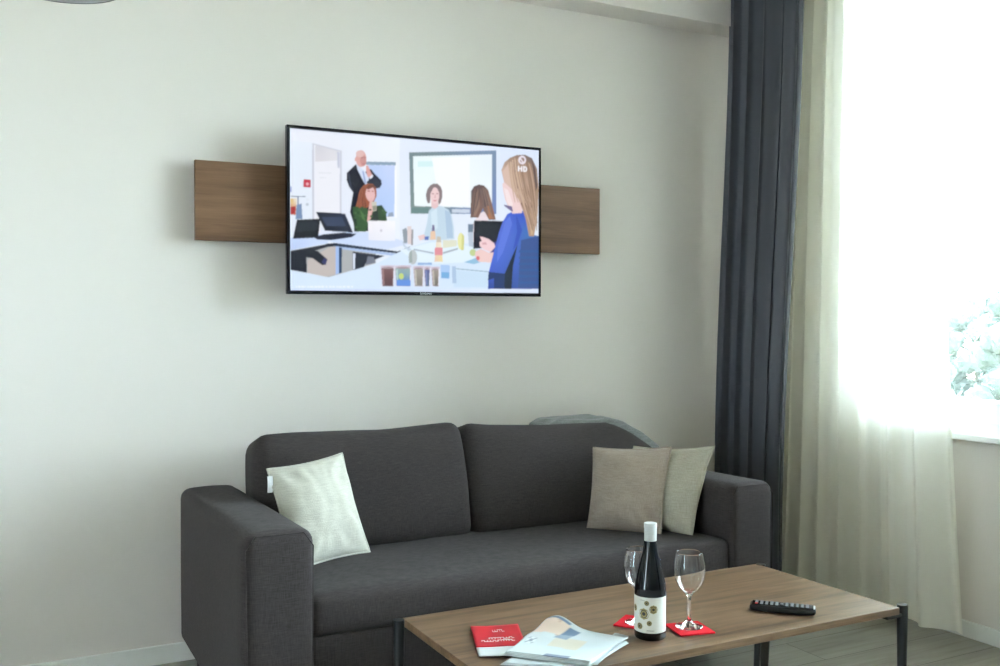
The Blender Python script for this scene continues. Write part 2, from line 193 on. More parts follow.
 ((207,179,157),[(.881,.9186),(.8828,.849),(.8892,.777),(.9002,.7026),(.9159,.6254),(.9194,.6257),(.9053,.7031),(.8951,.7777),(.8884,.8497),(.8854,.9191)]),
 ((188,160,139),[(.9358,.9233),(.9478,.8258),(.9597,.7154),(.9715,.5922),(.983,.4559),(.985,.456),(.9745,.5924),(.9632,.7158),(.9511,.8262),(.9383,.9236)]),
 ((190,162,142),[(.9198,.9281),(.9268,.8544),(.9376,.7741),(.9521,.6872),(.9704,.5935),(.974,.5938),(.9575,.6878),(.9438,.7749),(.9327,.8551),(.9244,.9287)]),
 ((169,141,121),[(.9114,.9198),(.9194,.8246),(.9322,.7158),(.9496,.5931),(.9718,.4563),(.9745,.4565),(.9536,.5935),(.9368,.7163),(.9238,.8251),(.9147,.9203)]),
 ((146,118,99),[(.9173,.9351),(.9254,.8536),(.9375,.771),(.9535,.6872),(.9734,.6021),(.9765,.6024),(.9581,.6877),(.9428,.7716),(.9305,.8542),(.9212,.9356)]),
 ((176,148,128),[(.887,.9193),(.8881,.8457),(.8947,.7807),(.9066,.7242),(.9239,.676),(.927,.6763),(.9112,.7246),(.9,.7813),(.8932,.8463),(.8909,.9198)]),
 ((169,141,121),[(.8855,.9132),(.8876,.8451),(.8946,.7879),(.9067,.7417),(.9238,.7062),(.9261,.7064),(.9101,.742),(.8985,.7884),(.8913,.8456),(.8883,.9136)]),
 ((146,118,99),[(.9353,.9275),(.9446,.8446),(.9544,.7502),(.9648,.6444),(.9756,.527),(.9789,.5273),(.9697,.6449),(.9601,.7509),(.95,.8452),(.9394,.928)]),
 ((192,164,143),[(.9512,.9073),(.9609,.8097),(.969,.7189),(.9756,.6351),(.9804,.5582),(.9838,.5585),(.9807,.6356),(.975,.7196),(.9666,.8104),(.9555,.9078)]),
 ((188,160,139),[(.904,.924),(.9074,.8233),(.9179,.7315),(.9355,.6485),(.9601,.5741),(.9622,.5743),(.9386,.6488),(.9215,.7319),(.9108,.8237),(.9066,.9244)]),
 ((205,177,155),[(.901,.9288),(.9038,.8594),(.9138,.778),(.9313,.6842),(.9562,.5777),(.9588,.5779),(.9351,.6846),(.9183,.7785),(.908,.8599),(.9042,.9292)]),
 ((174,146,126),[(.884,.909),(.8867,.8388),(.8945,.7823),(.9073,.7397),(.9252,.7108),(.9284,.7111),(.9121,.7402),(.9,.783),(.892,.8394),(.888,.9095)]),
 ((204,176,155),[(.8701,.9065),(.8747,.8412),(.8823,.779),(.893,.7196),(.9066,.663),(.9092,.6633),(.8969,.72),(.8869,.7795),(.879,.8418),(.8734,.9069)]),
 ((156,128,109),[(.9559,.9069),(.9687,.8315),(.9778,.7442),(.9833,.6453),(.9849,.5346),(.9886,.5349),(.9888,.6458),(.9842,.7449),(.9748,.8322),(.9605,.9075)]),
 ((155,127,108),[(.9405,.927),(.9512,.8507),(.9612,.7663),(.9706,.6736),(.9792,.5728),(.9828,.5731),(.976,.6742),(.9675,.767),(.9572,.8515),(.9451,.9276)]),
 ((198,170,149),[(.8689,.8965),(.8735,.8203),(.881,.75),(.8916,.6856),(.9051,.6269),(.9086,.6273),(.8966,.6861),(.8869,.7507),(.879,.821),(.8732,.8971)]),
 ((190,162,141),[(.9326,.9316),(.9427,.8469),(.9542,.7381),(.9671,.6051),(.9813,.4476),(.9839,.4478),(.9708,.6054),(.9585,.7386),(.9468,.8474),(.9358,.932)]),
 ((178,150,130),[(.9268,.9243),(.9343,.8198),(.9446,.713),(.9579,.6035),(.974,.4914),(.9764,.4916),(.9614,.6039),(.9487,.7134),(.9382,.8203),(.9298,.9247)]),
 ((146,118,99),[(.9537,.9183),(.9643,.8114),(.9739,.7044),(.9826,.5973),(.9902,.4902),(.9939,.4905),(.9881,.5978),(.9803,.705),(.9704,.8121),(.9584,.9189)]),
 ((203,175,154),[(.8755,.9014),(.8766,.8457),(.8815,.7868),(.8904,.7246),(.9031,.6588),(.9068,.6592),(.8959,.7251),(.8879,.7876),(.8826,.8465),(.8802,.902)]),
 ((205,177,155),[(.8759,.9043),(.8797,.8483),(.8875,.7851),(.8995,.7146),(.9153,.6367),(.919,.6371),(.9048,.7152),(.8937,.7858),(.8856,.849),(.8804,.9049)]),
 ((182,154,134),[(.9167,.9351),(.9223,.8286),(.9324,.712),(.9473,.5852),(.9669,.448),(.9697,.4482),(.9515,.5856),(.9373,.7125),(.9268,.8291),(.9203,.9356)]),
 ((174,146,126),[(.9072,.9376),(.9159,.8334),(.9288,.718),(.9461,.5913),(.9675,.4529),(.9696,.4531),(.9492,.5916),(.9325,.7184),(.9193,.8338),(.9098,.9379)]),
 ((170,142,122),[(.8972,.9236),(.9008,.849),(.9128,.7471),(.9333,.6174),(.9624,.4593),(.9653,.4595),(.9377,.6178),(.9179,.7476),(.9056,.8496),(.9009,.9241)]),
 ((170,142,123),[(.8997,.929),(.9035,.8414),(.9148,.73),(.9338,.5944),(.9605,.434),(.9626,.4342),(.9369,.5947),(.9184,.7304),(.9069,.8418),(.9023,.9294)]),
 ((147,119,100),[(.9232,.9279),(.9298,.836),(.9405,.7292),(.9555,.6071),(.9746,.4694),(.9783,.4697),(.961,.6076),(.9468,.7299),(.9358,.8368),(.9278,.9285)]),
 ((174,146,126),[(.8773,.9044),(.8805,.8311),(.8875,.761),(.8984,.6941),(.9131,.6303),(.9152,.6305),(.9015,.6944),(.8911,.7614),(.8839,.8315),(.8799,.9048)]),
 ((159,131,112),[(.9063,.9271),(.9133,.824),(.9258,.7366),(.9439,.6647),(.9675,.6084),(.9705,.6086),(.9483,.6652),(.9309,.7372),(.9181,.8246),(.91,.9275)]),
 ((161,133,114),[(.9086,.9285),(.9137,.8496),(.9244,.7447),(.9408,.6136),(.9627,.4557),(.9662,.4559),(.9458,.614),(.9302,.7454),(.9193,.8503),(.9129,.9291)]),
 ((167,139,119),[(.957,.8982),(.9694,.8127),(.9786,.7088),(.9846,.5864),(.9873,.4457),(.9911,.4459),(.9902,.5869),(.985,.7095),(.9755,.8135),(.9617,.8988)]),
 ((204,176,155),[(.8927,.915),(.895,.8266),(.9063,.7419),(.9267,.6608),(.9562,.5829),(.9588,.5831),(.9305,.6611),(.9107,.7424),(.8992,.8271),(.8959,.9154)]),
 ((189,161,140),[(.9212,.9349),(.9315,.8591),(.9441,.7745),(.9592,.6808),(.9767,.5781),(.9793,.5783),(.9631,.6812),(.9486,.775),(.9357,.8597),(.9244,.9354)]),
 ((152,124,106),[(.9143,.9257),(.9222,.8469),(.9338,.7399),(.9493,.6044),(.9686,.4401),(.9718,.4403),(.954,.6049),(.9393,.7405),(.9274,.8475),(.9183,.9262)]),
 ((206,178,156),[(.8892,.9314),(.8941,.8527),(.9077,.7481),(.9301,.617),(.9614,.4588),(.9649,.459),(.9353,.6175),(.9137,.7488),(.8997,.8534),(.8935,.9319)]),
 ((182,154,133),[(.9495,.9034),(.9633,.82),(.9744,.7151),(.9827,.5888),(.988,.4412),(.9919,.4414),(.9885,.5894),(.9811,.7158),(.9697,.8207),(.9543,.904)]),
 ((212,184,162),[(.8723,.8997),(.8749,.8182),(.8808,.7552),(.8899,.7106),(.9022,.6844),(.9048,.6847),(.8938,.711),(.8853,.7557),(.8792,.8187),(.8756,.9001)]),
 ((175,147,127),[(.921,.9243),(.9268,.844),(.9366,.7551),(.9502,.6572),(.9677,.5503),(.9717,.5506),(.956,.6578),(.9433,.7558),(.9332,.8448),(.9259,.925)]),
 ((144,116,98),[(.9473,.9134),(.9596,.8178),(.9698,.7231),(.9778,.6292),(.9836,.5363),(.9858,.5365),(.9811,.6295),(.9736,.7235),(.9632,.8182),(.95,.9137)]),
 ((151,123,105),[(.9146,.9264),(.9212,.8394),(.933,.739),(.9501,.625),(.9724,.497),(.9744,.4972),(.953,.6253),(.9364,.7394),(.9244,.8398),(.917,.9268)]),
 ((156,128,109),[(.96,.8952),(.971,.8205),(.9793,.7455),(.9848,.6702),(.9874,.5947),(.9897,.5949),(.9882,.6705),(.9833,.7459),(.9748,.821),(.9629,.8955)]),
 ((191,163,142),[(.9546,.9031),(.9654,.8413),(.974,.763),(.9804,.6681),(.9846,.5567),(.9868,.5569),(.9837,.6685),(.9778,.7634),(.969,.8418),(.9574,.9035)]),
 ((151,123,105),[(.9391,.9196),(.9489,.8135),(.9586,.7107),(.9684,.6114),(.9782,.5154),(.9803,.5156),(.9715,.6116),(.9621,.7111),(.9522,.8139),(.9417,.92)]),
 ((201,173,151),[(.8607,.8996),(.8654,.8425),(.8719,.778),(.8803,.7061),(.8905,.6266),(.8938,.6269),(.8852,.7066),(.8776,.7786),(.8708,.8432),(.8648,.9001)]),
 ((180,152,132),[(.9276,.9196),(.9344,.8207),(.9443,.7153),(.9576,.6032),(.9739,.4844),(.9769,.4846),(.962,.6036),(.9495,.7158),(.9392,.8212),(.9313,.9201)]),
 ((187,159,139),[(.9058,.9207),(.9134,.8361),(.9254,.7509),(.9417,.6651),(.9624,.5785),(.9647,.5787),(.9452,.6655),(.9294,.7514),(.9173,.8365),(.9088,.9211)]),
 ((127,106,97),[(.7325,.7042),(.7314,.6661),(.7288,.6282),(.7245,.5903),(.7186,.5526),(.7206,.5528),(.7275,.5906),(.7323,.6285),(.7348,.6665),(.7351,.7045)]),
 ((99,80,76),[(.7336,.7041),(.7328,.6669),(.7302,.6314),(.7258,.5975),(.7197,.5652),(.7226,.5655),(.7301,.5979),(.7352,.6319),(.7375,.6674),(.7373,.7045)]),
 ((102,83,78),[(.7204,.7031),(.7164,.6634),(.7128,.6216),(.7098,.5777),(.7073,.5316),(.7091,.5318),(.7125,.5779),(.716,.6219),(.7194,.6637),(.7227,.7033)]),
 ((120,99,92),[(.7404,.707),(.7432,.668),(.7467,.6286),(.7511,.5888),(.7562,.5486),(.7589,.5488),(.7551,.5891),(.7514,.629),(.7476,.6684),(.7439,.7074)]),
 ((135,112,103),[(.7637,.7068),(.7737,.6672),(.7831,.6218),(.7922,.5707),(.8006,.5139),(.8027,.514),(.7952,.571),(.7867,.6222),(.777,.6675),(.7663,.707)]),
 ((139,116,106),[(.7558,.7104),(.7633,.6704),(.7707,.6289),(.7782,.5859),(.7856,.5413),(.788,.5415),(.7818,.5862),(.7749,.6293),(.7672,.6708),(.7588,.7108)]),
 ((116,96,89),[(.7591,.71),(.7677,.6689),(.776,.6232),(.7841,.5728),(.792,.5177),(.7944,.5179),(.7877,.5731),(.7801,.6236),(.7716,.6693),(.7621,.7103)]),
 ((122,101,93),[(.7141,.7104),(.7085,.667),(.7045,.6225),(.7022,.5767),(.7015,.5297),(.7039,.5299),(.7059,.577),(.7088,.6229),(.7125,.6674),(.7172,.7107)]),
 ((136,114,104),[(.7278,.7069),(.7255,.6673),(.7225,.6282),(.7188,.5897),(.7142,.5518),(.7169,.552),(.7228,.5901),(.7272,.6287),(.73,.6677),(.7312,.7073)]),
 ((142,119,108),[(.758,.7067),(.7662,.6674),(.7742,.624),(.7822,.5765),(.7899,.5248),(.7925,.5251),(.7859,.5769),(.7786,.6245),(.7703,.6678),(.7612,.707)]),
 ((123,102,94),[(.7438,.7037),(.7475,.6659),(.7518,.6265),(.7566,.5853),(.7618,.5424),(.7634,.5426),(.759,.5855),(.7546,.6268),(.7502,.6662),(.7458,.7039)]),
 ((123,101,94),[(.7492,.7103),(.7547,.6694),(.7604,.6261),(.7663,.5804),(.7725,.5323),(.7744,.5324),(.7691,.5806),(.7636,.6264),(.7577,.6697),(.7516,.7105)]),
 ((99,80,76),[(.7224,.7042),(.7189,.664),(.7155,.6213),(.7123,.576),(.7092,.5283),(.7118,.5285),(.716,.5764),(.7198,.6217),(.723,.6644),(.7256,.7045)]),
 ((138,115,105),[(.7188,.7032),(.7144,.6642),(.7107,.6247),(.7079,.5847),(.7058,.5442),(.7072,.5443),(.7101,.5849),(.7133,.6249),(.7168,.6644),(.7207,.7034)]),
 ((129,108,99),[(.7555,.7099),(.7629,.6703),(.7703,.6294),(.7777,.5872),(.7851,.5438),(.7877,.544),(.7816,.5876),(.7748,.6298),(.7671,.6707),(.7588,.7103)]),
 ((115,95,88),[(.7137,.7118),(.708,.6691),(.7041,.6278),(.7018,.5881),(.7012,.5498),(.704,.55),(.7059,.5885),(.7089,.6283),(.7126,.6695),(.7173,.7122)]),
 ((137,114,105),[(.7507,.7138),(.7566,.6717),(.7627,.6282),(.7691,.5832),(.7757,.5368),(.7781,.537),(.7727,.5836),(.7669,.6286),(.7605,.6721),(.7537,.7141)]),
 ((112,92,86),[(.7138,.7006),(.7081,.6618),(.7041,.621),(.7018,.5784),(.7012,.5339),(.7039,.5341),(.7059,.5788),(.7088,.6215),(.7126,.6622),(.7172,.701)]),
 ((127,105,97),[(.7277,.7047),(.7255,.6651),(.7224,.624),(.7187,.5813),(.7141,.537),(.7162,.5372),(.7218,.5816),(.7261,.6243),(.7289,.6655),(.7304,.705)]),
 ((96,78,74),[(.7215,.7027),(.7177,.663),(.7143,.6205),(.7112,.5753),(.7083,.5273),(.7102,.5275),(.714,.5756),(.7175,.6209),(.7208,.6633),(.7239,.7029)]),
 ((147,86,62),[(.2773,.6661),(.2714,.6333),(.2682,.5999),(.2677,.566),(.2699,.5316),(.2719,.5318),(.2707,.5663),(.2717,.6002),(.2747,.6336),(.2798,.6664)]),
 ((143,82,60),[(.2786,.6663),(.2731,.6334),(.2702,.6001),(.27,.5662),(.2725,.5318),(.2745,.532),(.273,.5665),(.2736,.6004),(.2764,.6338),(.2811,.6666)]),
 ((152,90,65),[(.2701,.6653),(.2625,.6323),(.2574,.5988),(.2549,.5648),(.255,.5302),(.2563,.5303),(.2569,.565),(.2597,.599),(.2647,.6325),(.2718,.6655)]),
 ((141,81,59),[(.2696,.6653),(.2618,.6322),(.2567,.5987),(.2544,.5647),(.2547,.5302),(.2571,.5304),(.2578,.5651),(.2607,.5991),(.2656,.6326),(.2725,.6656)]),
 ((164,99,72),[(.2682,.6651),(.2601,.6321),(.2545,.5985),(.2516,.5645),(.2512,.5299),(.2526,.53),(.2537,.5647),(.257,.5988),(.2624,.6323),(.27,.6653)]),
 ((135,76,55),[(.2812,.6666),(.2763,.6338),(.274,.6005),(.2743,.5666),(.2772,.5322),(.2786,.5324),(.2764,.5668),(.2764,.6007),(.2786,.634),(.283,.6668)]),
 ((172,106,77),[(.269,.6652),(.2611,.6322),(.2558,.5986),(.2532,.5646),(.2533,.5301),(.2554,.5302),(.2563,.5649),(.2593,.599),(.2644,.6325),(.2716,.6655)]),
 ((151,89,65),[(.2797,.6664),(.2745,.6336),(.2718,.6002),(.2717,.5664),(.2742,.532),(.2757,.5321),(.2739,.5666),(.2743,.6005),(.2768,.6338),(.2815,.6666)]),
 ((149,87,63),[(.2707,.6654),(.2632,.6324),(.2584,.5989),(.2564,.5649),(.257,.5304),(.2594,.5306),(.26,.5653),(.2626,.5993),(.2671,.6328),(.2738,.6657)]),
 ((139,79,57),[(.2682,.6651),(.26,.6321),(.2546,.5985),(.2519,.5645),(.2518,.5299),(.2541,.5301),(.2552,.5648),(.2585,.5989),(.2637,.6324),(.271,.6654)]),
 ((49,85,46),[(.2549,.4003),(.2534,.3951),(.2497,.3927),(.2461,.3945),(.2446,.3995),(.2461,.4047),(.2498,.407),(.2534,.4052)]),
 ((74,110,67),[(.3479,.5225),(.3468,.5171),(.3441,.5146),(.3414,.5166),(.3403,.5219),(.3414,.5273),(.3441,.5297),(.3468,.5278)]),
 ((44,80,42),[(.2434,.4254),(.2423,.4225),(.2396,.4211),(.2369,.4221),(.2358,.4248),(.2369,.4277),(.2396,.4291),(.2423,.4281)]),
 ((81,117,72),[(.28,.4842),(.2784,.4801),(.2746,.4781),(.2709,.4794),(.2693,.4833),(.2709,.4875),(.2747,.4895),(.2784,.4881)]),
 ((45,81,43),[(.361,.5113),(.3589,.5049),(.3541,.5019),(.3493,.5041),(.3473,.5101),(.3493,.5165),(.3541,.5195),(.359,.5173)]),
 ((68,104,61),[(.2487,.4084),(.2471,.4026),(.2431,.3999),(.2392,.402),(.2376,.4076),(.2392,.4134),(.2432,.4161),(.2471,.414)]),
 ((42,78,41),[(.2536,.4983),(.2522,.4936),(.2487,.4913),(.2453,.493),(.2439,.4975),(.2453,.5023),(.2488,.5045),(.2522,.5029)]),
 ((70,106,63),[(.3066,.4821),(.3047,.4765),(.3003,.4739),(.2958,.4758),(.294,.4811),(.2958,.4867),(.3003,.4893),(.3047,.4874)]),
 ((46,82,44),[(.2449,.5035),(.2437,.4986),(.241,.4964),(.2382,.4982),(.2371,.5028),(.2382,.5077),(.241,.5099),(.2438,.5082)]),
 ((51,87,48),[(.2637,.4451),(.2624,.4397),(.2593,.4373),(.2562,.4392),(.2549,.4444),(.2562,.4497),(.2593,.4522),(.2624,.4502)]),
 ((52,88,48),[(.3555,.5084),(.3535,.5047),(.3486,.5028),(.3437,.5039),(.3417,.5072),(.3437,.5109),(.3486,.5128),(.3535,.5117)]),
 ((73,109,66),[(.2455,.4987),(.2438,.4925),(.2397,.4896),(.2356,.4918),(.2339,.4977),(.2356,.5039),(.2397,.5068),(.2438,.5046)]),
 ((50,86,47),[(.301,.5227),(.2993,.5184),(.2952,.5164),(.2911,.5177),(.2894,.5217),(.2911,.526),(.2952,.528),(.2993,.5267)]),
 ((57,93,53),[(.2572,.4762),(.256,.4718),(.2529,.4698),(.2498,.4713),(.2485,.4755),(.2498,.4799),(.2529,.482),(.256,.4804)]),
 ((72,108,64),[(.2584,.5204),(.2566,.516),(.2525,.5139),(.2484,.5153),(.2467,.5193),(.2484,.5237),(.2526,.5258),(.2567,.5244)]),
 ((61,97,56),[(.2564,.4864),(.2545,.4818),(.25,.4796),(.2454,.481),(.2436,.4853),(.2455,.4899),(.25,.4921),(.2545,.4906)]),
 ((44,80,42),[(.3576,.4652),(.356,.4602),(.3521,.4578),(.3482,.4595),(.3466,.4643),(.3482,.4694),(.3521,.4717),(.356,.47)]),
 ((72,108,65),[(.2427,.4672),(.2417,.4643),(.2392,.4629),(.2367,.4639),(.2356,.4666),(.2367,.4696),(.2392,.471),(.2417,.47)]),
 ((56,92,52),[(.2622,.4881),(.261,.4831),(.258,.4807),(.255,.4825),(.2538,.4874),(.255,.4925),(.258,.4948),(.261,.493)]),
 ((67,103,60),[(.2616,.4805),(.2601,.4742),(.2564,.4713),(.2528,.4736),(.2514,.4796),(.2529,.4859),(.2565,.4887),(.2601,.4865)]),
 ((51,87,48),[(.3528,.4995),(.3513,.4946),(.3476,.4924),(.3439,.494),(.3424,.4986),(.3439,.5034),(.3476,.5057),(.3513,.5041)]),
 ((45,81,43),[(.2843,.4163),(.2829,.4131),(.2794,.4115),(.276,.4126),(.2746,.4156),(.276,.4188),(.2795,.4204),(.2829,.4194)]),
 ((68,104,62),[(.3593,.5148),(.3577,.5118),(.3538,.5102),(.35,.5111),(.3484,.5139),(.35,.5169),(.3538,.5185),(.3577,.5176)]),
 ((236,228,240),[(.942,.9244),(.9403,.911),(.9338,.9155),(.9348,.9234)]),
 ((236,228,240),[(.9403,.911),(.9354,.8999),(.9309,.909),(.9338,.9155)]),
 ((236,228,240),[(.9354,.8999),(.9284,.8931),(.9268,.905),(.9309,.909)]),
 ((236,228,240),[(.9284,.8931),(.9206,.8921),(.9222,.9044),(.9268,.905)]),
 ((236,228,240),[(.9206,.8921),(.9136,.8971),(.918,.9073),(.9222,.9044)]),
 ((236,228,240),[(.9136,.8971),(.9087,.9069),(.9152,.9131),(.918,.9073)]),
 ((236,228,240),[(.9087,.9069),(.907,.9198),(.9142,.9207),(.9152,.9131)]),
 ((236,228,240),[(.907,.9198),(.9087,.933),(.9152,.9285),(.9142,.9207)]),
 ((236,228,240),[(.9087,.933),(.9136,.9442),(.918,.9351),(.9152,.9285)]),
 ((236,228,240),[(.9136,.9442),(.9206,.9509),(.9222,.9391),(.918,.9351)]),
 ((236,228,240),[(.9206,.9509),(.9283,.952),(.9268,.9397),(.9222,.9391)]),
 ((236,228,240),[(.9283,.952),(.9354,.9471),(.9309,.9368),(.9268,.9397)]),
 ((236,228,240),[(.9354,.9471),(.9402,.9372),(.9338,.931),(.9309,.9368)]),
 ((236,228,240),[(.9402,.9372),(.942,.9244),(.9348,.9234),(.9338,.931)]),
 ((236,228,240),[(.9083,.9379),(.9155,.9388),(.9325,.9065),(.9263,.9029)]),
 ((248,246,252),[(.9048,.8795),(.911,.8796),(.911,.8416),(.9048,.8416)]),
 ((248,246,252),[(.9191,.8799),(.9249,.88),(.9249,.8413),(.9191,.8412)]),
 ((248,246,252),[(.9101,.8657),(.92,.8662),(.92,.8579),(.9101,.8574)]),
 ((248,246,252),[(.929,.8805),(.9348,.8805),(.9348,.8418),(.929,.8417)]),
 ((248,246,252),[(.9344,.8805),(.9425,.8787),(.9465,.8681),(.9465,.8557),(.9425,.8441),(.9344,.8417),(.9344,.85),(.9389,.852),(.9407,.8619),(.9389,.8713),(.9344,.8722)]),
 ([(206,220,250),(214,226,252),(220,230,252),(228,240,255)],[(.001,.0109),(.0009,.0),(.9977,.0039),(.9977,.0347)]),
 ((240,248,255),[(.0195,.0299),(.0256,.0294),(.0256,.0201),(.0195,.0206)]),
 ((240,248,255),[(.0293,.0301),(.0365,.0297),(.0365,.0204),(.0293,.0209)]),
 ((240,248,255),[(.0404,.0304),(.0496,.03),(.0496,.0207),(.0404,.0211)]),
 ((240,248,255),[(.052,.0307),(.0564,.0302),(.0564,.0209),(.052,.0214)]),
 ((240,248,255),[(.061,.031),(.0674,.0305),(.0673,.0212),(.061,.0216)]),
 ((240,248,255),[(.0702,.0312),(.0825,.0309),(.0825,.0216),(.0702,.0219)]),
 ((240,248,255),[(.086,.0316),(.0971,.0313),(.097,.0219),(.086,.0223)]),
 ((240,248,255),[(.1006,.032),(.1101,.0316),(.1101,.0223),(.1006,.0226)]),
 ((240,248,255),[(.1128,.0323),(.1223,.032),(.1222,.0226),(.1127,.023)]),
 ((240,248,255),[(.127,.0327),(.1356,.0323),(.1356,.0229),(.127,.0233)]),
 ((240,248,255),[(.14,.0331),(.1499,.0327),(.1499,.0233),(.14,.0236)]),
 ((240,248,255),[(.1523,.0334),(.1629,.033),(.1629,.0236),(.1523,.0239)]),
 ((240,248,255),[(.1669,.0338),(.1738,.0333),(.1738,.0239),(.1669,.0243)]),
 ((240,248,255),[(.1761,.034),(.1877,.0337),(.1877,.0242),(.1761,.0245)]),
 ((240,248,255),[(.1913,.0344),(.2017,.0341),(.2017,.0246),(.1913,.0249)]),
 ((240,248,255),[(.2066,.0348),(.217,.0345),(.217,.0249),(.2066,.0253)]),
 ((240,248,255),[(.222,.0352),(.2298,.0348),(.2298,.0253),(.222,.0257)]),
]
import bpy, bmesh, math, random
from mathutils import Vector, Matrix, noise
C = bpy.context.scene.collection
PI = math.pi
random.seed(11)
EXPOSURE = 1.6

# ------------------------------------------------------------------ helpers
def lin(c):
    return tuple((v / 255 / 12.92) if v / 255 <= .04045 else ((v / 255 + .055) / 1.055) ** 2.4 for v in c)

class MB:
    """collects vertices and faces that become ONE mesh object"""
    def __init__(self):
        self.v = []; self.f = []; self.m = []
    def add(self, vs, fs, mi=0, M=None):
        o = len(self.v)
        for p in vs:
            p = Vector(p)
            self.v.append(M @ p if M else p)
        for f in fs:
            self.f.append([i + o for i in f]); self.m.append(mi)
        return self
    def box(self, a, b, mi=0, M=None):
        x0, y0, z0 = a; x1, y1, z1 = b
        vs = [(x0,y0,z0),(x1,y0,z0),(x1,y1,z0),(x0,y1,z0),(x0,y0,z1),(x1,y0,z1),(x1,y1,z1),(x0,y1,z1)]
        fs = [(0,3,2,1),(4,5,6,7),(0,1,5,4),(1,2,6,5),(2,3,7,6),(3,0,4,7)]
        return self.add(vs, fs, mi, M)
    def lathe(self, prof, n=40, c=(0,0,0), mi=0, closed=False, a0=0, a1=2*PI):
        full = abs(a1 - a0 - 2*PI) < 1e-6
        cols = n if full else n + 1
        vs = []; fs = []
        for r, z in prof:
            for i in range(cols):
                a = a0 + (a1 - a0) * i / n
                vs.append((c[0] + r*math.cos(a), c[1] + r*math.sin(a), c[2] + z))
        L = len(prof)
        for j in range(L if closed else L - 1):
            j2 = (j + 1) % L
            for i in range(n):
                i2 = (i + 1) % cols
                fs.append((j*cols+i, j*cols+i2, j2*cols+i2, j2*cols+i))
        return self.add(vs, fs, mi)
    def grid(self, fn, nu, nv, mi=0, flip=False):
        vs = [fn(i/nu, j/nv) for j in range(nv+1) for i in range(nu+1)]
        fs = []
        for j in range(nv):
            for i in range(nu):
                a = j*(nu+1)+i
                q = (a, a+1, a+nu+2, a+nu+1)
                fs.append(q[::-1] if flip else q)
        return self.add(vs, fs, mi)
    def tube(self, pts, r, n=10, mi=0, caps=True):
        pts = [Vector(p) for p in pts]; vs = []; fs = []
        for k, p in enumerate(pts):
            d = (pts[min(k+1, len(pts)-1)] - pts[max(k-1, 0)]).normalized()
            u = d.cross(Vector((0,0,1)) if abs(d.z) < .95 else Vector((1,0,0))).normalized(); w = d.cross(u)
            rr = r[k] if isinstance(r, (list, tuple)) else r
            for i in range(n):
                a = 2*PI*i/n; vs.append(p + (u*math.cos(a) + w*math.sin(a))*rr)
        for k in range(len(pts)-1):
            for i in range(n):
                i2 = (i+1) % n; fs.append((k*n+i, k*n+i2, (k+1)*n+i2, (k+1)*n+i))
        if caps:
            fs.append(tuple(range(n-1, -1, -1))); fs.append(tuple(range((len(pts)-1)*n, len(pts)*n)))
        return self.add(vs, fs, mi)
    def soft(self, size, r, n=(10,10,10), M=None, fn=None, mi=0):
        """box with rounded edges (radius r), dense enough to be puffed by fn(p, q), q in -1..1"""
        h = [s/2 for s in size]
        def ticks(k):
            hh = h[k]; e = [hh - r*(1 - math.sin(t*PI/8)) for t in range(0, 5)]
            mid = n[k]; inner = [-(hh-r) + 2*(hh-r)*i/mid for i in range(1, mid)]
            return [-x for x in e[::-1]] + inner + e
        T = [ticks(k) for k in range(3)]
        idx = {}; vs = []; fs = []
        def vert(p):
            key = tuple(round(x, 6) for x in p)
            if key in idx: return idx[key]
            inn = [max(-(h[k]-r), min(h[k]-r, p[k])) for k in range(3)]
            d = Vector([p[k]-inn[k] for k in range(3)])
            q = Vector(inn) + (d.normalized()*r if d.length > 1e-9 else d)
            if fn: q = fn(Vector(q), Vector([q[k]/h[k] for k in range(3)]))
            idx[key] = len(vs); vs.append(q); return idx[key]
        for k in range(3):
            a, b = (k+1) % 3, (k+2) % 3
            for s in (-1, 1):
                for i in range(len(T[a])-1):
                    for j in range(len(T[b])-1):
                        q = []
                        for (ii, jj) in ((i,j),(i+1,j),(i+1,j+1),(i,j+1)):
                            p = [0,0,0]; p[k] = s*h[k]; p[a] = T[a][ii]; p[b] = T[b][jj]; q.append(vert(p))
                        if len(set(q)) > 2: fs.append(q if s > 0 else q[::-1])
        return self.add(vs, fs, mi, M)
    def build(self, name, mats, parent=None, smooth=True, local=False, angle=40):
        me = bpy.data.meshes.new(name)
        off = Vector(parent.location) if (parent is not None and not local) else Vector((0,0,0))
        if parent is not None and parent.parent is not None and not local: off = off + Vector(parent.parent.location)
        me.from_pydata([tuple(p - off) for p in self.v], [], self.f)
        if not isinstance(mats, (list, tuple)): mats = [mats]
        for m in mats: me.materials.append(m)
        for p, mi in zip(me.polygons, self.m): p.material_index = mi; p.use_smooth = smooth
        me.update()
        if smooth:
            try: me.set_sharp_from_angle(angle=math.radians(angle))
            except Exception: pass
        o = bpy.data.objects.new(name, me); C.objects.link(o)
        if parent is not None: o.parent = parent
        return o

def bevel(o, w, seg=2):
    m = o.modifiers.new('bevel', 'BEVEL'); m.width = w; m.segments = seg; m.limit_method = 'ANGLE'; m.angle_limit = math.radians(40)
    return o
def tag(o, label, cat, group=None):
    o['label'] = label; o['category'] = cat
    if group: o['group'] = group
    return o
def thing(name, label, cat, loc=(0,0,0), rz=0, group=None):
    o = bpy.data.objects.new(name, None); C.objects.link(o); o.empty_display_size = .05
    o.location = loc; o.rotation_euler = (0,0,rz); return tag(o, label, cat, group)
def struct(o):
    o['kind'] = 'structure'; return o
def nz(x, y, z=0, s=1): return noise.noise(Vector((x*s, y*s, z*s)))

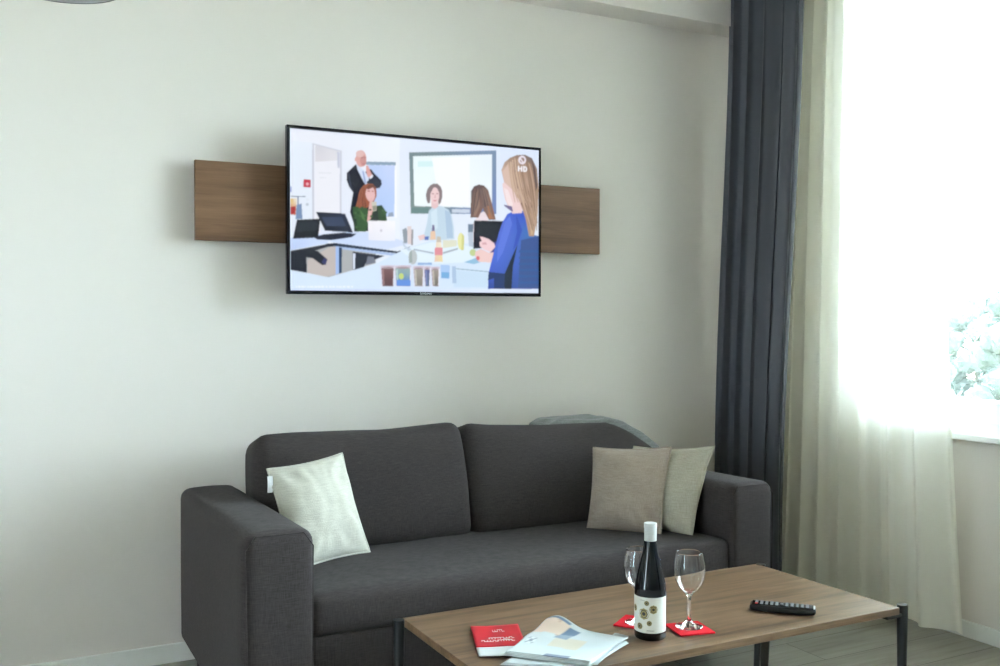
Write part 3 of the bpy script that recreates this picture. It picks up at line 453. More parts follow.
# ------------------------------------------------------------------ materials
class Mat:
    def __init__(self, name):
        self.m = bpy.data.materials.new(name); self.m.use_nodes = True
        self.nt = self.m.node_tree; self.nt.nodes.clear()
        self.out = self.n('ShaderNodeOutputMaterial')
    def n(self, t, **kw):
        nd = self.nt.nodes.new(t)
        for k, v in kw.items():
            if k in nd.inputs.keys(): nd.inputs[k].default_value = v
            else: setattr(nd, k, v)
        return nd
    def l(self, a, b): self.nt.links.new(a, b)
def principled(name, col, rough=.5, metal=0, spec=.5, coat=0, sheen=0, bump=None, var=None, trans=0, ior=1.45):
    M = Mat(name); b = M.n('ShaderNodeBsdfPrincipled')
    b.inputs['Base Color'].default_value = (*col, 1); b.inputs['Roughness'].default_value = rough
    b.inputs['Metallic'].default_value = metal; b.inputs['Specular IOR Level'].default_value = spec
    b.inputs['Coat Weight'].default_value = coat; b.inputs['Sheen Weight'].default_value = sheen
    b.inputs['Transmission Weight'].default_value = trans; b.inputs['IOR'].default_value = ior
    M.l(b.outputs[0], M.out.inputs[0])
    tc = M.n('ShaderNodeTexCoord')
    if var:      # (scale, amount)
        t = M.n('ShaderNodeTexNoise'); t.inputs['Scale'].default_value = var[0]; t.inputs['Detail'].default_value = 4
        M.l(tc.outputs['Object'], t.inputs['Vector'])
        r = M.n('ShaderNodeValToRGB')
        r.color_ramp.elements[0].position = .3; r.color_ramp.elements[1].position = .7
        r.color_ramp.elements[0].color = (*[c*(1-var[1]) for c in col], 1); r.color_ramp.elements[1].color = (*[c*(1+var[1]) for c in col], 1)
        M.l(t.outputs['Fac'], r.inputs[0]); M.l(r.outputs[0], b.inputs['Base Color'])
    if bump:     # (scale, strength, distance)
        t = M.n('ShaderNodeTexNoise'); t.inputs['Scale'].default_value = bump[0]; t.inputs['Detail'].default_value = 3
        M.l(tc.outputs['Object'], t.inputs['Vector'])
        bp = M.n('ShaderNodeBump'); bp.inputs['Strength'].default_value = bump[1]; bp.inputs['Distance'].default_value = bump[2]
        M.l(t.outputs['Fac'], bp.inputs['Height']); M.l(bp.outputs[0], b.inputs['Normal'])
    return M.m
def woven(name, c1, c2, scale=900, rough=.95, sheen=.15, var=.12):
    """cloth: crossing threads, with a slow mottling"""
    M = Mat(name); b = M.n('ShaderNodeBsdfPrincipled', Roughness=rough); b.inputs['Specular IOR Level'].default_value = .15
    b.inputs['Sheen Weight'].default_value = sheen; b.inputs['Sheen Roughness'].default_value = .5
    M.l(b.outputs[0], M.out.inputs[0]); tc = M.n('ShaderNodeTexCoord')
    outs = []
    for sc in ((1, 1, .06), (.06, .06, 1)):
        mp = M.n('ShaderNodeMapping'); mp.inputs['Scale'].default_value = sc
        t = M.n('ShaderNodeTexNoise'); t.inputs['Scale'].default_value = scale; t.inputs['Detail'].default_value = 1
        M.l(tc.outputs['Object'], mp.inputs[0]); M.l(mp.outputs[0], t.inputs['Vector']); outs.append(t.outputs['Fac'])
    add = M.n('ShaderNodeMath', operation='ADD'); M.l(outs[0], add.inputs[0]); M.l(outs[1], add.inputs[1])
    big = M.n('ShaderNodeTexNoise'); big.inputs['Scale'].default_value = 7; M.l(tc.outputs['Object'], big.inputs['Vector'])
    mu = M.n('ShaderNodeMath', operation='MULTIPLY_ADD'); mu.inputs[1].default_value = var; M.l(big.outputs['Fac'], mu.inputs[0]); M.l(add.outputs[0], mu.inputs[2])
    r = M.n('ShaderNodeValToRGB'); r.color_ramp.elements[0].position = .35+var*.5; r.color_ramp.elements[1].position = 1.0
    mr = M.n('ShaderNodeMath', operation='MULTIPLY'); mr.inputs[1].default_value = .65; M.l(mu.outputs[0], mr.inputs[0]); M.l(mr.outputs[0], r.inputs[0])
    r.color_ramp.elements[0].color = (*c1, 1); r.color_ramp.elements[1].color = (*c2, 1)
    M.l(r.outputs[0], b.inputs['Base Color'])
    bp = M.n('ShaderNodeBump'); bp.inputs['Strength'].default_value = .35; bp.inputs['Distance'].default_value = .001
    M.l(add.outputs[0], bp.inputs['Height']); M.l(bp.outputs[0], b.inputs['Normal'])
    return M.m
def wood(name, cols, rough=.4, scale=1.0, spec=.4, planks=None):
    """grain along the object's X; planks = (length, width) lays boards"""
    M = Mat(name); b = M.n('ShaderNodeBsdfPrincipled', Roughness=rough); b.inputs['Specular IOR Level'].default_value = spec
    M.l(b.outputs[0], M.out.inputs[0]); tc = M.n('ShaderNodeTexCoord')
    vec = tc.outputs['Object']
    if planks:
        br = M.n('ShaderNodeTexBrick'); br.offset = .37; br.inputs['Scale'].default_value = 1
        br.inputs['Brick Width'].default_value = planks[0]; br.inputs['Row Height'].default_value = planks[1]
        br.inputs['Mortar Size'].default_value = .0012; br.inputs['Mortar Smooth'].default_value = .2
        br.inputs['Color1'].default_value = (0,0,0,1); br.inputs['Color2'].default_value = (1,1,1,1); br.inputs['Mortar'].default_value = (.5,.5,.5,1)
        M.l(vec, br.inputs['Vector'])
        sep = M.n('ShaderNodeVectorMath', operation='SCALE'); sep.inputs['Scale'].default_value = 7.3; M.l(br.outputs['Color'], sep.inputs[0])
        ad = M.n('ShaderNodeVectorMath', operation='ADD'); M.l(vec, ad.inputs[0]); M.l(sep.outputs[0], ad.inputs[1]); vec = ad.outputs[0]
    mp = M.n('ShaderNodeMapping'); mp.inputs['Scale'].default_value = (1.3*scale, 16*scale, 16*scale); M.l(vec, mp.inputs[0])
    t = M.n('ShaderNodeTexNoise'); t.inputs['Scale'].default_value = 1.6; t.inputs['Detail'].default_value = 6; t.inputs['Roughness'].default_value = .6; t.inputs['Distortion'].default_value = .6
    M.l(mp.outputs[0], t.inputs['Vector'])
    mp2 = M.n('ShaderNodeMapping'); mp2.inputs['Scale'].default_value = (5*scale, 190*scale, 190*scale); M.l(vec, mp2.inputs[0])
    t2 = M.n('ShaderNodeTexNoise'); t2.inputs['Scale'].default_value = 1.5; t2.inputs['Detail'].default_value = 3; M.l(mp2.outputs[0], t2.inputs['Vector'])
    ma = M.n('ShaderNodeMath', operation='MULTIPLY_ADD'); ma.inputs[1].default_value = .35; M.l(t2.outputs['Fac'], ma.inputs[0]); M.l(t.outputs['Fac'], ma.inputs[2])
    r = M.n('ShaderNodeValToRGB'); M.l(ma.outputs[0], r.inputs[0])
    e = r.color_ramp.elements; e[0].position = .42; e[1].position = .95; e[0].color = (*cols[0], 1); e[1].color = (*cols[2], 1)
    k = e.new(.66); k.color = (*cols[1], 1)
    col = r.outputs[0]
    if planks:
        mx = M.n('ShaderNodeMix', data_type='RGBA', blend_type='MULTIPLY'); mx.inputs[0].default_value = .16
        M.l(col, mx.inputs[6]); M.l(br.outputs['Color'], mx.inputs[7])
        dk = M.n('ShaderNodeMix', data_type='RGBA'); M.l(br.outputs['Fac'], dk.inputs[0]); M.l(mx.outputs[2], dk.inputs[6]); dk.inputs[7].default_value = (.03,.028,.025,1); col = dk.outputs[2]
    M.l(col, b.inputs['Base Color'])
    bp = M.n('ShaderNodeBump'); bp.inputs['Strength'].default_value = .12; bp.inputs['Distance'].default_value = .001
    M.l(ma.outputs[0], bp.inputs['Height']); M.l(bp.outputs[0], b.inputs['Normal'])
    return M.m
def vcol_mat(name, rough=.6, emit=0, spec=.3, strength=1.0):
    M = Mat(name); a = M.n('ShaderNodeVertexColor', layer_name='Col'); b = M.n('ShaderNodeBsdfPrincipled', Roughness=rough)
    b.inputs['Specular IOR Level'].default_value = spec
    if emit:
        b.inputs['Base Color'].default_value = (.01,.01,.012,1); M.l(a.outputs[0], b.inputs['Emission Color']); b.inputs['Emission Strength'].default_value = strength
    else: M.l(a.outputs[0], b.inputs['Base Color'])
    M.l(b.outputs[0], M.out.inputs[0]); return M.m
def sheer_mat(name, col, alpha, transl=.65):
    """thin voile: threads let some light straight through, less where the cloth is seen edge-on"""
    M = Mat(name); lw = M.n('ShaderNodeLayerWeight'); lw.inputs['Blend'].default_value = .5
    inv = M.n('ShaderNodeMath', operation='SUBTRACT'); inv.inputs[0].default_value = 1.02; M.l(lw.outputs['Facing'], inv.inputs[1])
    dv = M.n('ShaderNodeMath', operation='DIVIDE'); dv.inputs[0].default_value = 1; M.l(inv.outputs[0], dv.inputs[1])
    pw = M.n('ShaderNodeMath', operation='POWER'); pw.inputs[0].default_value = alpha; M.l(dv.outputs[0], pw.inputs[1])
    tr = M.n('ShaderNodeBsdfTransparent'); tl = M.n('ShaderNodeBsdfTranslucent'); df = M.n('ShaderNodeBsdfDiffuse')
    tl.inputs[0].default_value = (*col, 1); df.inputs[0].default_value = (*col, 1)
    m1 = M.n('ShaderNodeMixShader'); m1.inputs[0].default_value = transl; M.l(df.outputs[0], m1.inputs[1]); M.l(tl.outputs[0], m1.inputs[2])
    m2 = M.n('ShaderNodeMixShader'); M.l(pw.outputs[0], m2.inputs[0]); M.l(m1.outputs[0], m2.inputs[1]); M.l(tr.outputs[0], m2.inputs[2])
    M.l(m2.outputs[0], M.out.inputs[0]); return M.m
def pane_mat(name):
    M = Mat(name); fr = M.n('ShaderNodeFresnel', IOR=1.5); tr = M.n('ShaderNodeBsdfTransparent'); tr.inputs[0].default_value = (.93,.985,.98,1)
    gl = M.n('ShaderNodeBsdfGlossy', Roughness=.02); mx = M.n('ShaderNodeMixShader')
    M.l(fr.outputs[0], mx.inputs[0]); M.l(tr.outputs[0], mx.inputs[1]); M.l(gl.outputs[0], mx.inputs[2]); M.l(mx.outputs[0], M.out.inputs[0]); return M.m

WALL = principled('wall_paint', (.70,.648,.605), .85, spec=.2, bump=(260, .08, .001))
CEIL = principled('ceiling_paint', (.72,.715,.67), .9, spec=.2)
TRIM = principled('skirting_paint', (.74,.74,.71), .5, spec=.35)
FLOOR = wood('laminate_floor', ((.24,.225,.185),(.33,.315,.265),(.42,.40,.345)), .42, .8, .4, planks=(1.29,.19))
PVC = principled('white_window_plastic', (.87,.88,.88), .3, spec=.5)
WALNUT = wood('walnut_table_top', ((.060,.036,.022),(.180,.108,.062),(.30,.19,.115)), .30, 1.0, .5)
BOARD = wood('walnut_wall_board', ((.085,.043,.022),(.160,.084,.045),(.225,.125,.070)), .5, 1.0, .35)
SOFA = woven('charcoal_upholstery', (.026,.0218,.0220), (.063,.0525,.053), 700, sheen=.04)
CREAM = woven('cream_linen', (.43,.415,.355), (.59,.575,.505), 520, sheen=.1)
BEIGE = woven('beige_linen', (.29,.235,.195), (.45,.375,.315), 520, sheen=.1)
SAND = woven('sand_linen', (.36,.335,.265), (.53,.495,.405), 520, sheen=.1)
THROWM = woven('grey_blanket_wool', (.12,.125,.125), (.27,.28,.28), 260, sheen=.3)
DRAPE = principled('charcoal_satin_drape', (.078,.079,.096), .45, spec=.4, sheen=.1, bump=(900, .12, .0006))
VOILE = sheer_mat('cream_voile', (.93,.912,.84), .10, .50)
BLACK = principled('black_metal', (.012,.013,.015), .35, spec=.5)
BEZEL = principled('black_glossy_plastic', (.006,.006,.012), .18, spec=.5)
MATTE = principled('black_matte_plastic', (.012,.012,.013), .55, spec=.4)
GLASS = principled('clear_glass', (1,1,1), 0.0, trans=1, ior=1.47)
BOTTLE = principled('dark_bottle_glass', (.003,.004,.007), .04, spec=.5)
CAPSULE = principled('silver_white_capsule', (.62,.63,.64), .35, metal=.15, spec=.5)
PAPERL = principled('ivory_label_paper', (.72,.71,.66), .6, spec=.3)
GOLD = principled('gold_print', (.30,.235,.09), .4, metal=.3)
DARKINK = principled('dark_print', (.02,.018,.014), .6)
RED = principled('red_felt', (.62,.010,.022), .85, spec=.2, bump=(1200, .3, .0008))
REDPRINT = principled('red_print', (.60,.022,.035), .35, spec=.5)
PAPER = principled('white_paper', (.56,.58,.58), .6, spec=.3)
PRINT = vcol_mat('newsprint', .6)
SCREENM = vcol_mat('tv_picture', .25, emit=1, spec=.35, strength=1.0/2**EXPOSURE)
WHITEP = principled('white_lettering', (.75,.75,.75), .4)
BUTTON = principled('grey_rubber_button', (.22,.23,.25), .5)
REDB = principled('red_rubber_button', (.5,.03,.03), .5)
LAMPM = principled('grey_lamp_metal', (.09,.09,.095), .4, spec=.5)
LAMPIN = principled('grey_lamp_lining', (.42,.42,.42), .6)
BULBM = principled('frosted_bulb', (.75,.75,.72), .3)
LEAF = principled('dark_green_leaves', (.028,.042,.038), .7, var=(1.5, .35))
LEAF2 = principled('mid_green_leaves', (.034,.050,.043), .7, var=(1.5, .35))
BARK = principled('brown_bark', (.07,.055,.04), .9)
GROUND = principled('garden_ground', (.36,.33,.22), .9, var=(.6, .25))
TAGM = principled('white_satin_tag', (.7,.7,.72), .4)
DARKLEG = principled('dark_stained_wood', (.022,.016,.012), .5)

# ------------------------------------------------------------------ room shell
XR, YB, ZC = 3.238, 3.51, 2.75
XL, YF = -3.4, -3.6
struct(MB().box((XL-.2, YF-.2, -.1), (XR+.3, YB+.2, 0)).build('floor', FLOOR, smooth=False))
struct(MB().box((XL-.2, YF-.2, ZC), (XR+.3, YB+.2, ZC+.15)).build('ceiling', CEIL, smooth=False))
struct(MB().box((XL-.2, YB, 0), (XR+.3, YB+.2, ZC)).build('wall_back', WALL, smooth=False))
struct(MB().box((XL-.2, YF-.2, 0), (XL, .62, ZC)).box((XL-.2, 1.26, 0), (XL, YB, ZC)).box((XL-.2, .62, 2.35), (XL, 1.26, ZC)).build('wall_left', WALL, smooth=False))
struct(MB().box((XL, YF-.2, 0), (XR+.3, YF, ZC)).build('wall_front', WALL, smooth=False))
WY0, WY1, WZ0, WZ1 = .30, 2.94, .742, 2.68          # window opening
w = MB()
DY0, DY1 = -1.35, .10                               # balcony door in the same wall, beside the window
w.box((XR, WY0, 0), (XR+.3, YB, WZ0)); w.box((XR, YF, WZ1), (XR+.3, YB, ZC)); w.box((XR, DY1, 0), (XR+.3, WY0, WZ1)); w.box((XR, YF, 0), (XR+.3, DY0, WZ1))
w.box((XR, WY1, WZ0), (XR+.3, YB, WZ1))
struct(w.build('wall_right', WALL, smooth=False))
struct(MB().box((XL, 3.365, 2.49), (XR, YB, ZC)).build('trim_1', WALL, smooth=False))          # boxed-in beam along the wall
struct(bevel(MB().box((XL, YB-.013, 0), (XR, YB, .066)).build('baseboard_back', TRIM, smooth=False), .004))
struct(bevel(MB().box((XR-.013, .10, 0), (XR, YB-.013, .062)).build('baseboard_right', TRIM, smooth=False), .004))
struct(bevel(MB().box((3.055, -1.2, ZC-.03), (3.095, 3.36, ZC)).box((2.875, -1.2, ZC-.03), (2.915, 3.36, ZC)).build('trim_2', PVC, smooth=False), .003))   # curtain rails on the ceiling

# window: fixed frame, two sashes, glass, sill
win = bpy.data.objects.new('window_1', None); C.objects.link(win); win.location = (XR+.06, (WY0+WY1)/2, WZ0); struct(win)
def frame_ring(mb, x0, x1, y0, y1, z0, z1, t):
    mb.box((x0, y0, z0), (x1, y1, z0+t)).box((x0, y0, z1-t), (x1, y1, z1)).box((x0, y0, z0+t), (x1, y0+t, z1-t)).box((x0, y1-t, z0+t), (x1, y1, z1-t))
    return mb
fx = XR + .045
bevel(frame_ring(MB(), fx, fx+.07, WY0, WY1, WZ0, WZ1, .075).box((fx, 1.60, WZ0+.075), (fx+.07, 1.70, WZ1-.075)).build('window_frame', PVC, win, False), .004)
for (a, b) in ((1.675, WY1-.055), (WY0+.055, 1.625)):
    s = bevel(frame_ring(MB(), fx-.018, fx+.052, a, b, WZ0+.06, WZ1-.055, .085).build('sash', PVC, win, False), .005)
    MB().box((fx+.012, a+.08, WZ0+.14), (fx+.018, b-.08, WZ1-.135)).build('pane', pane_mat('window_glass'), s, False)
hb = MB().box((fx-.030, 1.70, 1.50), (fx-.018, 1.735, 1.60)); hb.tube([(fx-.03, 1.7175, 1.55), (fx-.06, 1.7175, 1.55), (fx-.065, 1.7175, 1.53), (fx-.065, 1.7175, 1.43)], .009)
hb.build('window_handle', PVC, win)
bevel(MB().box((XR-.040, WY0-.05, WZ0), (fx+.02, WY1+.04, WZ0+.024)).build('window_sill', PVC, win, False), .005, 3)

def glass_door(name, x0, y0, y1, z1, s):
    d = bpy.data.objects.new(name, None); C.objects.link(d); d.location = (x0, (y0+y1)/2, 0); struct(d)
    bevel(frame_ring(MB(), x0, x0+.07, y0, y1, 0, z1, .06).build('door_frame', PVC, d, False), .004)
    lf = bevel(frame_ring(MB(), x0+.035-s*.053, x0+.035+s*.017 if s > 0 else x0+.088, y0+.05, y1-.05, .05, z1-.05, .07).build('door_leaf', PVC, d, False), .005)
    MB().box((x0+.032, y0+.115, .115), (x0+.038, y1-.115, z1-.115)).build('pane', bpy.data.materials['window_glass'], lf, False)
    hx = x0+.035-s*.06
    MB().tube([(hx, y0+.095, 1.05), (hx-s*.04, y0+.095, 1.05), (hx-s*.045, y0+.11, 1.05), (hx-s*.045, y0+.21, 1.05)], .010).build('door_handle', CAPSULE, lf)
glass_door('door_1', fx, DY0, DY1, WZ1, 1)
glass_door('door_2', XL-.12, .62, 1.26, 2.35, -1)

# ------------------------------------------------------------------ garden outside
struct(MB().box((XR+.3, -30, -3.3), (70, 60, -3.2)).build('ground', GROUND, smooth=False))
def tree(x, y, top, rad, label, mat, seed, base=-3.2, nb=34):
    rnd = random.Random(seed)
    t = thing('tree', label, 'tree', (x, y, base))
    tr = MB(); tr.tube([(x, y, base), (x+.05, y, base+1.2), (x, y+.05, (base+top)/2), (x, y, top-.5)], [.18, .15, .10, .02], 8)
    for k in range(9):
        a = rnd.uniform(0, 2*PI); zz = base + (top-base)*rnd.uniform(.35, .8); L = rad*rnd.uniform(.4, .7)
        tr.tube([(x, y, zz), (x+L*.5*math.cos(a), y+L*.5*math.sin(a), zz+L*.25), (x+L*math.cos(a), y+L*math.sin(a), zz+L*.5)], [.06, .035, .01], 6)
    tr.build('trunk', BARK, t)
    lf = MB(); Hc = top-base
    bm = bmesh.new(); bmesh.ops.create_icosphere(bm, subdivisions=2, radius=1); sv = [v.co.copy() for v in bm.verts]; sf = [[v.index for v in f.verts] for f in bm.faces]; bm.free()
    for k in range(nb):
        u = (k+.5)/nb; br = rad*rnd.uniform(.24, .40)*(1-.35*u)
        rr = rad*(math.sin(PI*min(1, .18+.86*u))**.7)*math.sqrt(rnd.random())*.95; a = k*2.4 + rnd.uniform(-.5, .5)
        c = Vector((x+rr*math.cos(a), y+rr*math.sin(a), base + Hc*(.16+.84*u) - br))
        lf.add([c + v*br*.80*(1+.35*noise.noise(v*2.3+c)) for v in sv], sf)                 # dense inside of the crown
        for q in range(260):
            d = Vector((rnd.gauss(0,1), rnd.gauss(0,1), rnd.gauss(0,1))).normalized()
            p = c + d*br*rnd.uniform(.70, 1.12)*(1+.25*noise.noise(d*2.3+c)); z = rnd.uniform(.05, .11)
            uu = (d.cross(Vector((rnd.gauss(0,1), rnd.gauss(0,1), rnd.gauss(0,1)))).normalized() + d*rnd.uniform(-.5, .5)).normalized(); vv = uu.cross(d).normalized()
            lf.add([p-uu*z, p+vv*z*.5, p+uu*z, p-vv*z*.5], [(0,1,2,3)])
    lf.build('foliage', mat, t, False)
tree(23.4, 19.6, 3.4, 1.9, 'leafy tree outside the window showing just right of the sheer curtain edge', LEAF2, 1)
tree(34.5, 25.2, 2.3, 2.6, 'lower leafy tree farther off outside, in the middle of the bare window pane', LEAF, 2)
tree(28.6, 18.7, 4.1, 2.1, 'taller leafy tree outside at the right edge of the photo', LEAF2, 3)

# ------------------------------------------------------------------ wall board and television
wb = thing('wall_board', 'long horizontal walnut veneer board mounted on the wall behind the television', 'wall panel', (1.453, 3.48, 1.465))
bevel(MB().box((.624, 3.450, 1.465), (2.282, 3.470, 1.741)).build('board', BOARD, wb, False), .0015)
MB().box((.90, 3.470, 1.49), (2.0, 3.510, 1.53)).box((.90, 3.470, 1.67), (2.0, 3.510, 1.71)).build('mounting_batten', DARKLEG, wb, False)

tv = thing('television', 'large flat screen television on the wall showing an office meeting', 'television', (1.438, 3.43, 1.28))
TX0, TX1, TZ0, TZ1, TY = .923, 1.953, 1.281, 1.876, 3.38
SX0, SX1, SZ0, SZ1 = .9358, 1.9448, 1.2939, 1.8656
b = MB(); b.box((TX0, TY-.004, TZ0), (TX1, TY+.018, SZ0)).box((TX0, TY-.004, SZ1), (TX1, TY+.018, TZ1)).box((TX0, TY-.004, SZ0), (SX0, TY+.018, SZ1)).box((SX1, TY-.004, SZ0), (TX1, TY+.018, SZ1))
bevel(b.build('bezel', BEZEL, tv, False), .002)
bk = MB(); bk.box((TX0+.002, TY+.004, TZ0+.002), (TX1-.002, TY+.024, TZ1-.002)); bk.soft((.72, .04, .40), .015, (4,2,4), Matrix.Translation((1.438, TY+.036, 1.55)))
bk.build('back_housing', MATTE, tv, True)
MB().box((1.30, TY+.05, 1.47), (1.58, 3.448, 1.735)).box((1.32, TY+.05, 1.745), (1.36, 3.509, 1.80)).box((1.52, TY+.05, 1.745), (1.56, 3.509, 1.80)).build('wall_bracket', BLACK, tv, False)
def picture(NX=400, NY=228):
    import numpy as np
    K = 2; W, Hh = NX*K, NY*K
    img = np.zeros((Hh, W, 3))
    for c, pts in SCREEN_PICTURE:
        P = np.array(pts)*[W, Hh]; col = np.array([lin(x) for x in (c if isinstance(c, list) else [c])])
        x0, y0 = np.maximum(np.floor(P.min(0)).astype(int), 0); x1, y1 = np.minimum(np.ceil(P.max(0)).astype(int)+1, [W, Hh])
        if x1 <= x0 or y1 <= y0: continue
        X, Y = np.meshgrid(np.arange(x0, x1)+.5, np.arange(y0, y1)+.5)
        ins = np.zeros(X.shape, bool); n = len(P)
        for i in range(n):
            (ax, ay), (bx, by) = P[i], P[(i+1) % n]
            if ay == by: continue
            ins ^= ((ay > Y) != (by > Y)) & (X < (bx-ax)*(Y-ay)/(by-ay)+ax)
        if len(col) == 1: v = np.broadcast_to(col[0], X.shape+(3,))
        else:
            wsum = 0; v = 0
            for i in range(n):
                wt = 1/(((X-P[i,0])**2+(Y-P[i,1])**2)+4.0)**1.2
                v = v + wt[..., None]*col[i]; wsum = wsum + wt
            v = v/wsum[..., None]
        img[y0:y1, x0:x1][ins] = v[ins]
    img = img.reshape(NY, K, NX, K, 3).mean((1, 3))
    for it in range(1):                       # a broadcast picture is a little soft
        p = np.pad(img, ((1,1),(1,1),(0,0)), 'edge'); img = (p[:-2,1:-1]+p[2:,1:-1]+p[1:-1,:-2]+p[1:-1,2:]+2*p[1:-1,1:-1])/6
    ux = (np.arange(NX))/(NX-1); vz = (np.arange(NY))/(NY-1)
    vs = [(SX0+(SX1-SX0)*u - tv.location.x, TY+.0018-tv.location.y, SZ0+(SZ1-SZ0)*v - tv.location.z) for v in vz for u in ux]
    fs = [(j*NX+i, j*NX+i+1, (j+1)*NX+i+1, (j+1)*NX+i) for j in range(NY-1) for i in range(NX-1)]
    me = bpy.data.meshes.new('screen'); me.from_pydata(vs, [], fs); me.materials.append(SCREENM)
    at = me.color_attributes.new('Col', 'FLOAT_COLOR', 'POINT')
    at.data.foreach_set('color', np.concatenate([img.reshape(-1, 3), np.ones((NX*NY, 1))], 1).astype(np.float32).ravel())
    o = bpy.data.objects.new('screen', me); C.objects.link(o); o.parent = tv; o['label'] = 'lit screen picture of people in a bright meeting room'
picture()
def text_mesh(name, body, size, M, mat, parent, extrude=.0003):
    cu = bpy.data.curves.new(name, 'FONT'); cu.body = body; cu.size = size; cu.align_x = 'CENTER'; cu.align_y = 'CENTER'; cu.extrude = extrude
    tmp = bpy.data.objects.new(name + '_tmp', cu); C.objects.link(tmp)
    bpy.context.view_layer.update()
    me = bpy.data.meshes.new_from_object(tmp.evaluated_get(bpy.context.evaluated_depsgraph_get()))
    bpy.data.objects.remove(tmp); bpy.data.curves.remove(cu)
    me.transform(M); me.materials.clear(); me.materials.append(mat)
    o = bpy.data.objects.new(name, me); C.objects.link(o); o.parent = parent
    return o
text_mesh('brand_mark', 'SAMSUNG', .0105, Matrix.Translation(Vector((1.452, TY-.0045, 1.2872)) - tv.location) @ Matrix.Rotation(PI/2, 4, 'X'), WHITEP, tv)

# ------------------------------------------------------------------ sofa
sofa = thing('sofa', 'charcoal grey fabric two seat sofa against the wall under the television', 'sofa', (1.43, 2.9, 0))
AX0, AX1, BX0, BX1, SY0, SY1 = .553, .740, 2.130, 2.312, 2.44, 3.375
def arm(x0, x1, name='armrest'):
    zc, zh = (.115+.65)/2, .65-.115
    def puff(p, q):
        p.x += .006*(1-q.y**2)*(1-q.z**2)*(1 if q.x > 0 else -1)*abs(q.x)
        p.z += (.006*(1-q.x**2) if q.z > 0 else 0) + .002*nz(p.x*4+x0, p.y*5, p.z*4)
        p.y += .003*nz(p.x*9, p.z*9+x0*5, 3)
        if q.z > 0: p.z -= .024*q.z*(q.y+1)/2
        return p
    m = MB().soft((x1-x0, SY1-SY0, zh), .033, (5, 18, 10), Matrix.Translation(((x0+x1)/2, (SY0+SY1)/2, zc)), puff)
    a = m.build(name, SOFA, sofa)
    pts = [(x0+.012, SY0+.002, .13), (x0+.006, SY0+.004, .61), (x0+.03, SY0+.006, .645), (x1-.03, SY0+.006, .645), (x1-.006, SY0+.004, .61), (x1-.012, SY0+.002, .13)]
    MB().tube(pts, .0016, 8).build('seam', SOFA, a)
arm(AX0, AX1); arm(BX0, BX1)
MB().soft((BX0-AX1+.02, .90, .225), .02, (16, 8, 3), Matrix.Translation(((AX1+BX0)/2, 2.915, .2575))).build('base', SOFA, sofa)
def seat_puff(p, q):
    if q.z > 0:
        p.z += (.006*(1-q.x**4)*(1-abs(q.y)**3) - .012*(q.y+1))*q.z
        p.z += .004*nz(p.x*3, p.y*4, 1)
    g = math.exp(-((p.x-.47)/.09)**2)*math.exp(-((p.y+.24)/.06)**2)
    p.z += .006*g*math.sin(p.x*150)
    if q.y < 0: p.y -= .010*(1-q.x**4)*(1-q.z**2) + .003*nz(p.x*5, p.z*8, 7)
    return p
MB().soft((BX0-AX1+.016, .66, .115), .026, (40, 16, 4), Matrix.Translation(((AX1+BX0)/2, 2.782, .4165)), seat_puff).build('seat_cushion', SOFA, sofa)
MB().soft((BX0-AX1-.03, .165, .64), .035, (16, 4, 10), Matrix.Translation(((AX1+BX0)/2+.032, 3.292, .455))).build('back_frame', SOFA, sofa)
def back_cushion(x0, x1, droop_left, droop_right, seed):
    W, T, Hh = x1-x0, .175, .40
    def puff(p, q):
        e = (1-abs(q.x)**3)*(1-abs(q.z)**3)
        p.y += (.034 if q.y > 0 else -.034)*e*abs(q.y)
        if q.z > 0:
            t = (q.x+1)/2
            p.z -= q.z*(droop_left*(1-t)**3 + droop_right*t + (.120 if droop_right > .02 else 0)*max(0, (t-.74)/.26)**1.4)
            p.z += q.z*.007*math.sin(5.5*t+seed)
        p.x += .012*q.x*(1-q.z**2)
        p.y += .006*nz(p.x*5+seed, p.z*6, p.y*3) ; p.z += .004*nz(p.x*6+seed, 4, p.y*5)
        p.y -= .004*math.exp(-((q.x-.75*(1 if seed > 2 else -1))/.16)**2)*math.sin(p.z*60)*(1 if q.y < 0 else 0)
        return p
    M = Matrix.Translation(((x0+x1)/2, 3.110, .612))  @ Matrix.Rotation(math.radians(-15), 4, 'X')
    c = MB().soft((W, T, Hh), .045, (22, 5, 16), M, puff).build('back_cushion', SOFA, sofa)
back_cushion(.738, 1.462, .004, -.014, 1.0)
back_cushion(1.470, 2.285, -.012, .036, 3.4)
for (x, y) in ((AX0+.06, SY0+.06), (BX1-.022, SY0+.022), (AX0+.06, SY1-.05), (BX1-.06, SY1-.05)):
    MB().tube([(x, y, 0), (x, y, .122)], [.011, .018], 16).build('leg', DARKLEG, sofa)

# grey throw lying over the top of the back
def throw_fn(u, v):
    x = 1.895 + .52*u
    K = ((1.88,.778),(1.94,.793),(2.10,.792),(2.17,.790),(2.235,.777),(2.32,.732),(2.45,.645))
    base = K[0][1]
    for (xa, za), (xb, zb) in zip(K, K[1:]):
        if xa <= x <= xb: base = za + (zb-za)*(x-xa)/(xb-xa)
    s = v                                   # 0 hidden front edge .. 1 behind the back
    y = 3.185 + .185*min(s/.72, 1) + (.035*(s-.72)/.28 if s > .72 else 0)
    z = base - (.05*(1-s/.14)**2 if s < .14 else 0) - (.22*((s-.72)/.28)**1.3 if s > .72 else 0)
    z += .007*nz(x*9, y*16, 2) + .006*math.sin(s*17+u*4)*(.5+.5*nz(x*5, 1, 1)) * (1 if s < .8 else .2) - .010*math.exp(-(u/.05)**2)
    return (x + .006*nz(y*20, z*10, 5), min(y, 3.47), z)
th = MB().grid(throw_fn, 60, 40).build('throw_blanket', THROWM)
sm = th.modifiers.new('thickness', 'SOLIDIFY'); sm.thickness = .016; sm.offset = 0
ss = th.modifiers.new('smooth', 'SUBSURF'); ss.levels = 1; ss.render_levels = 1
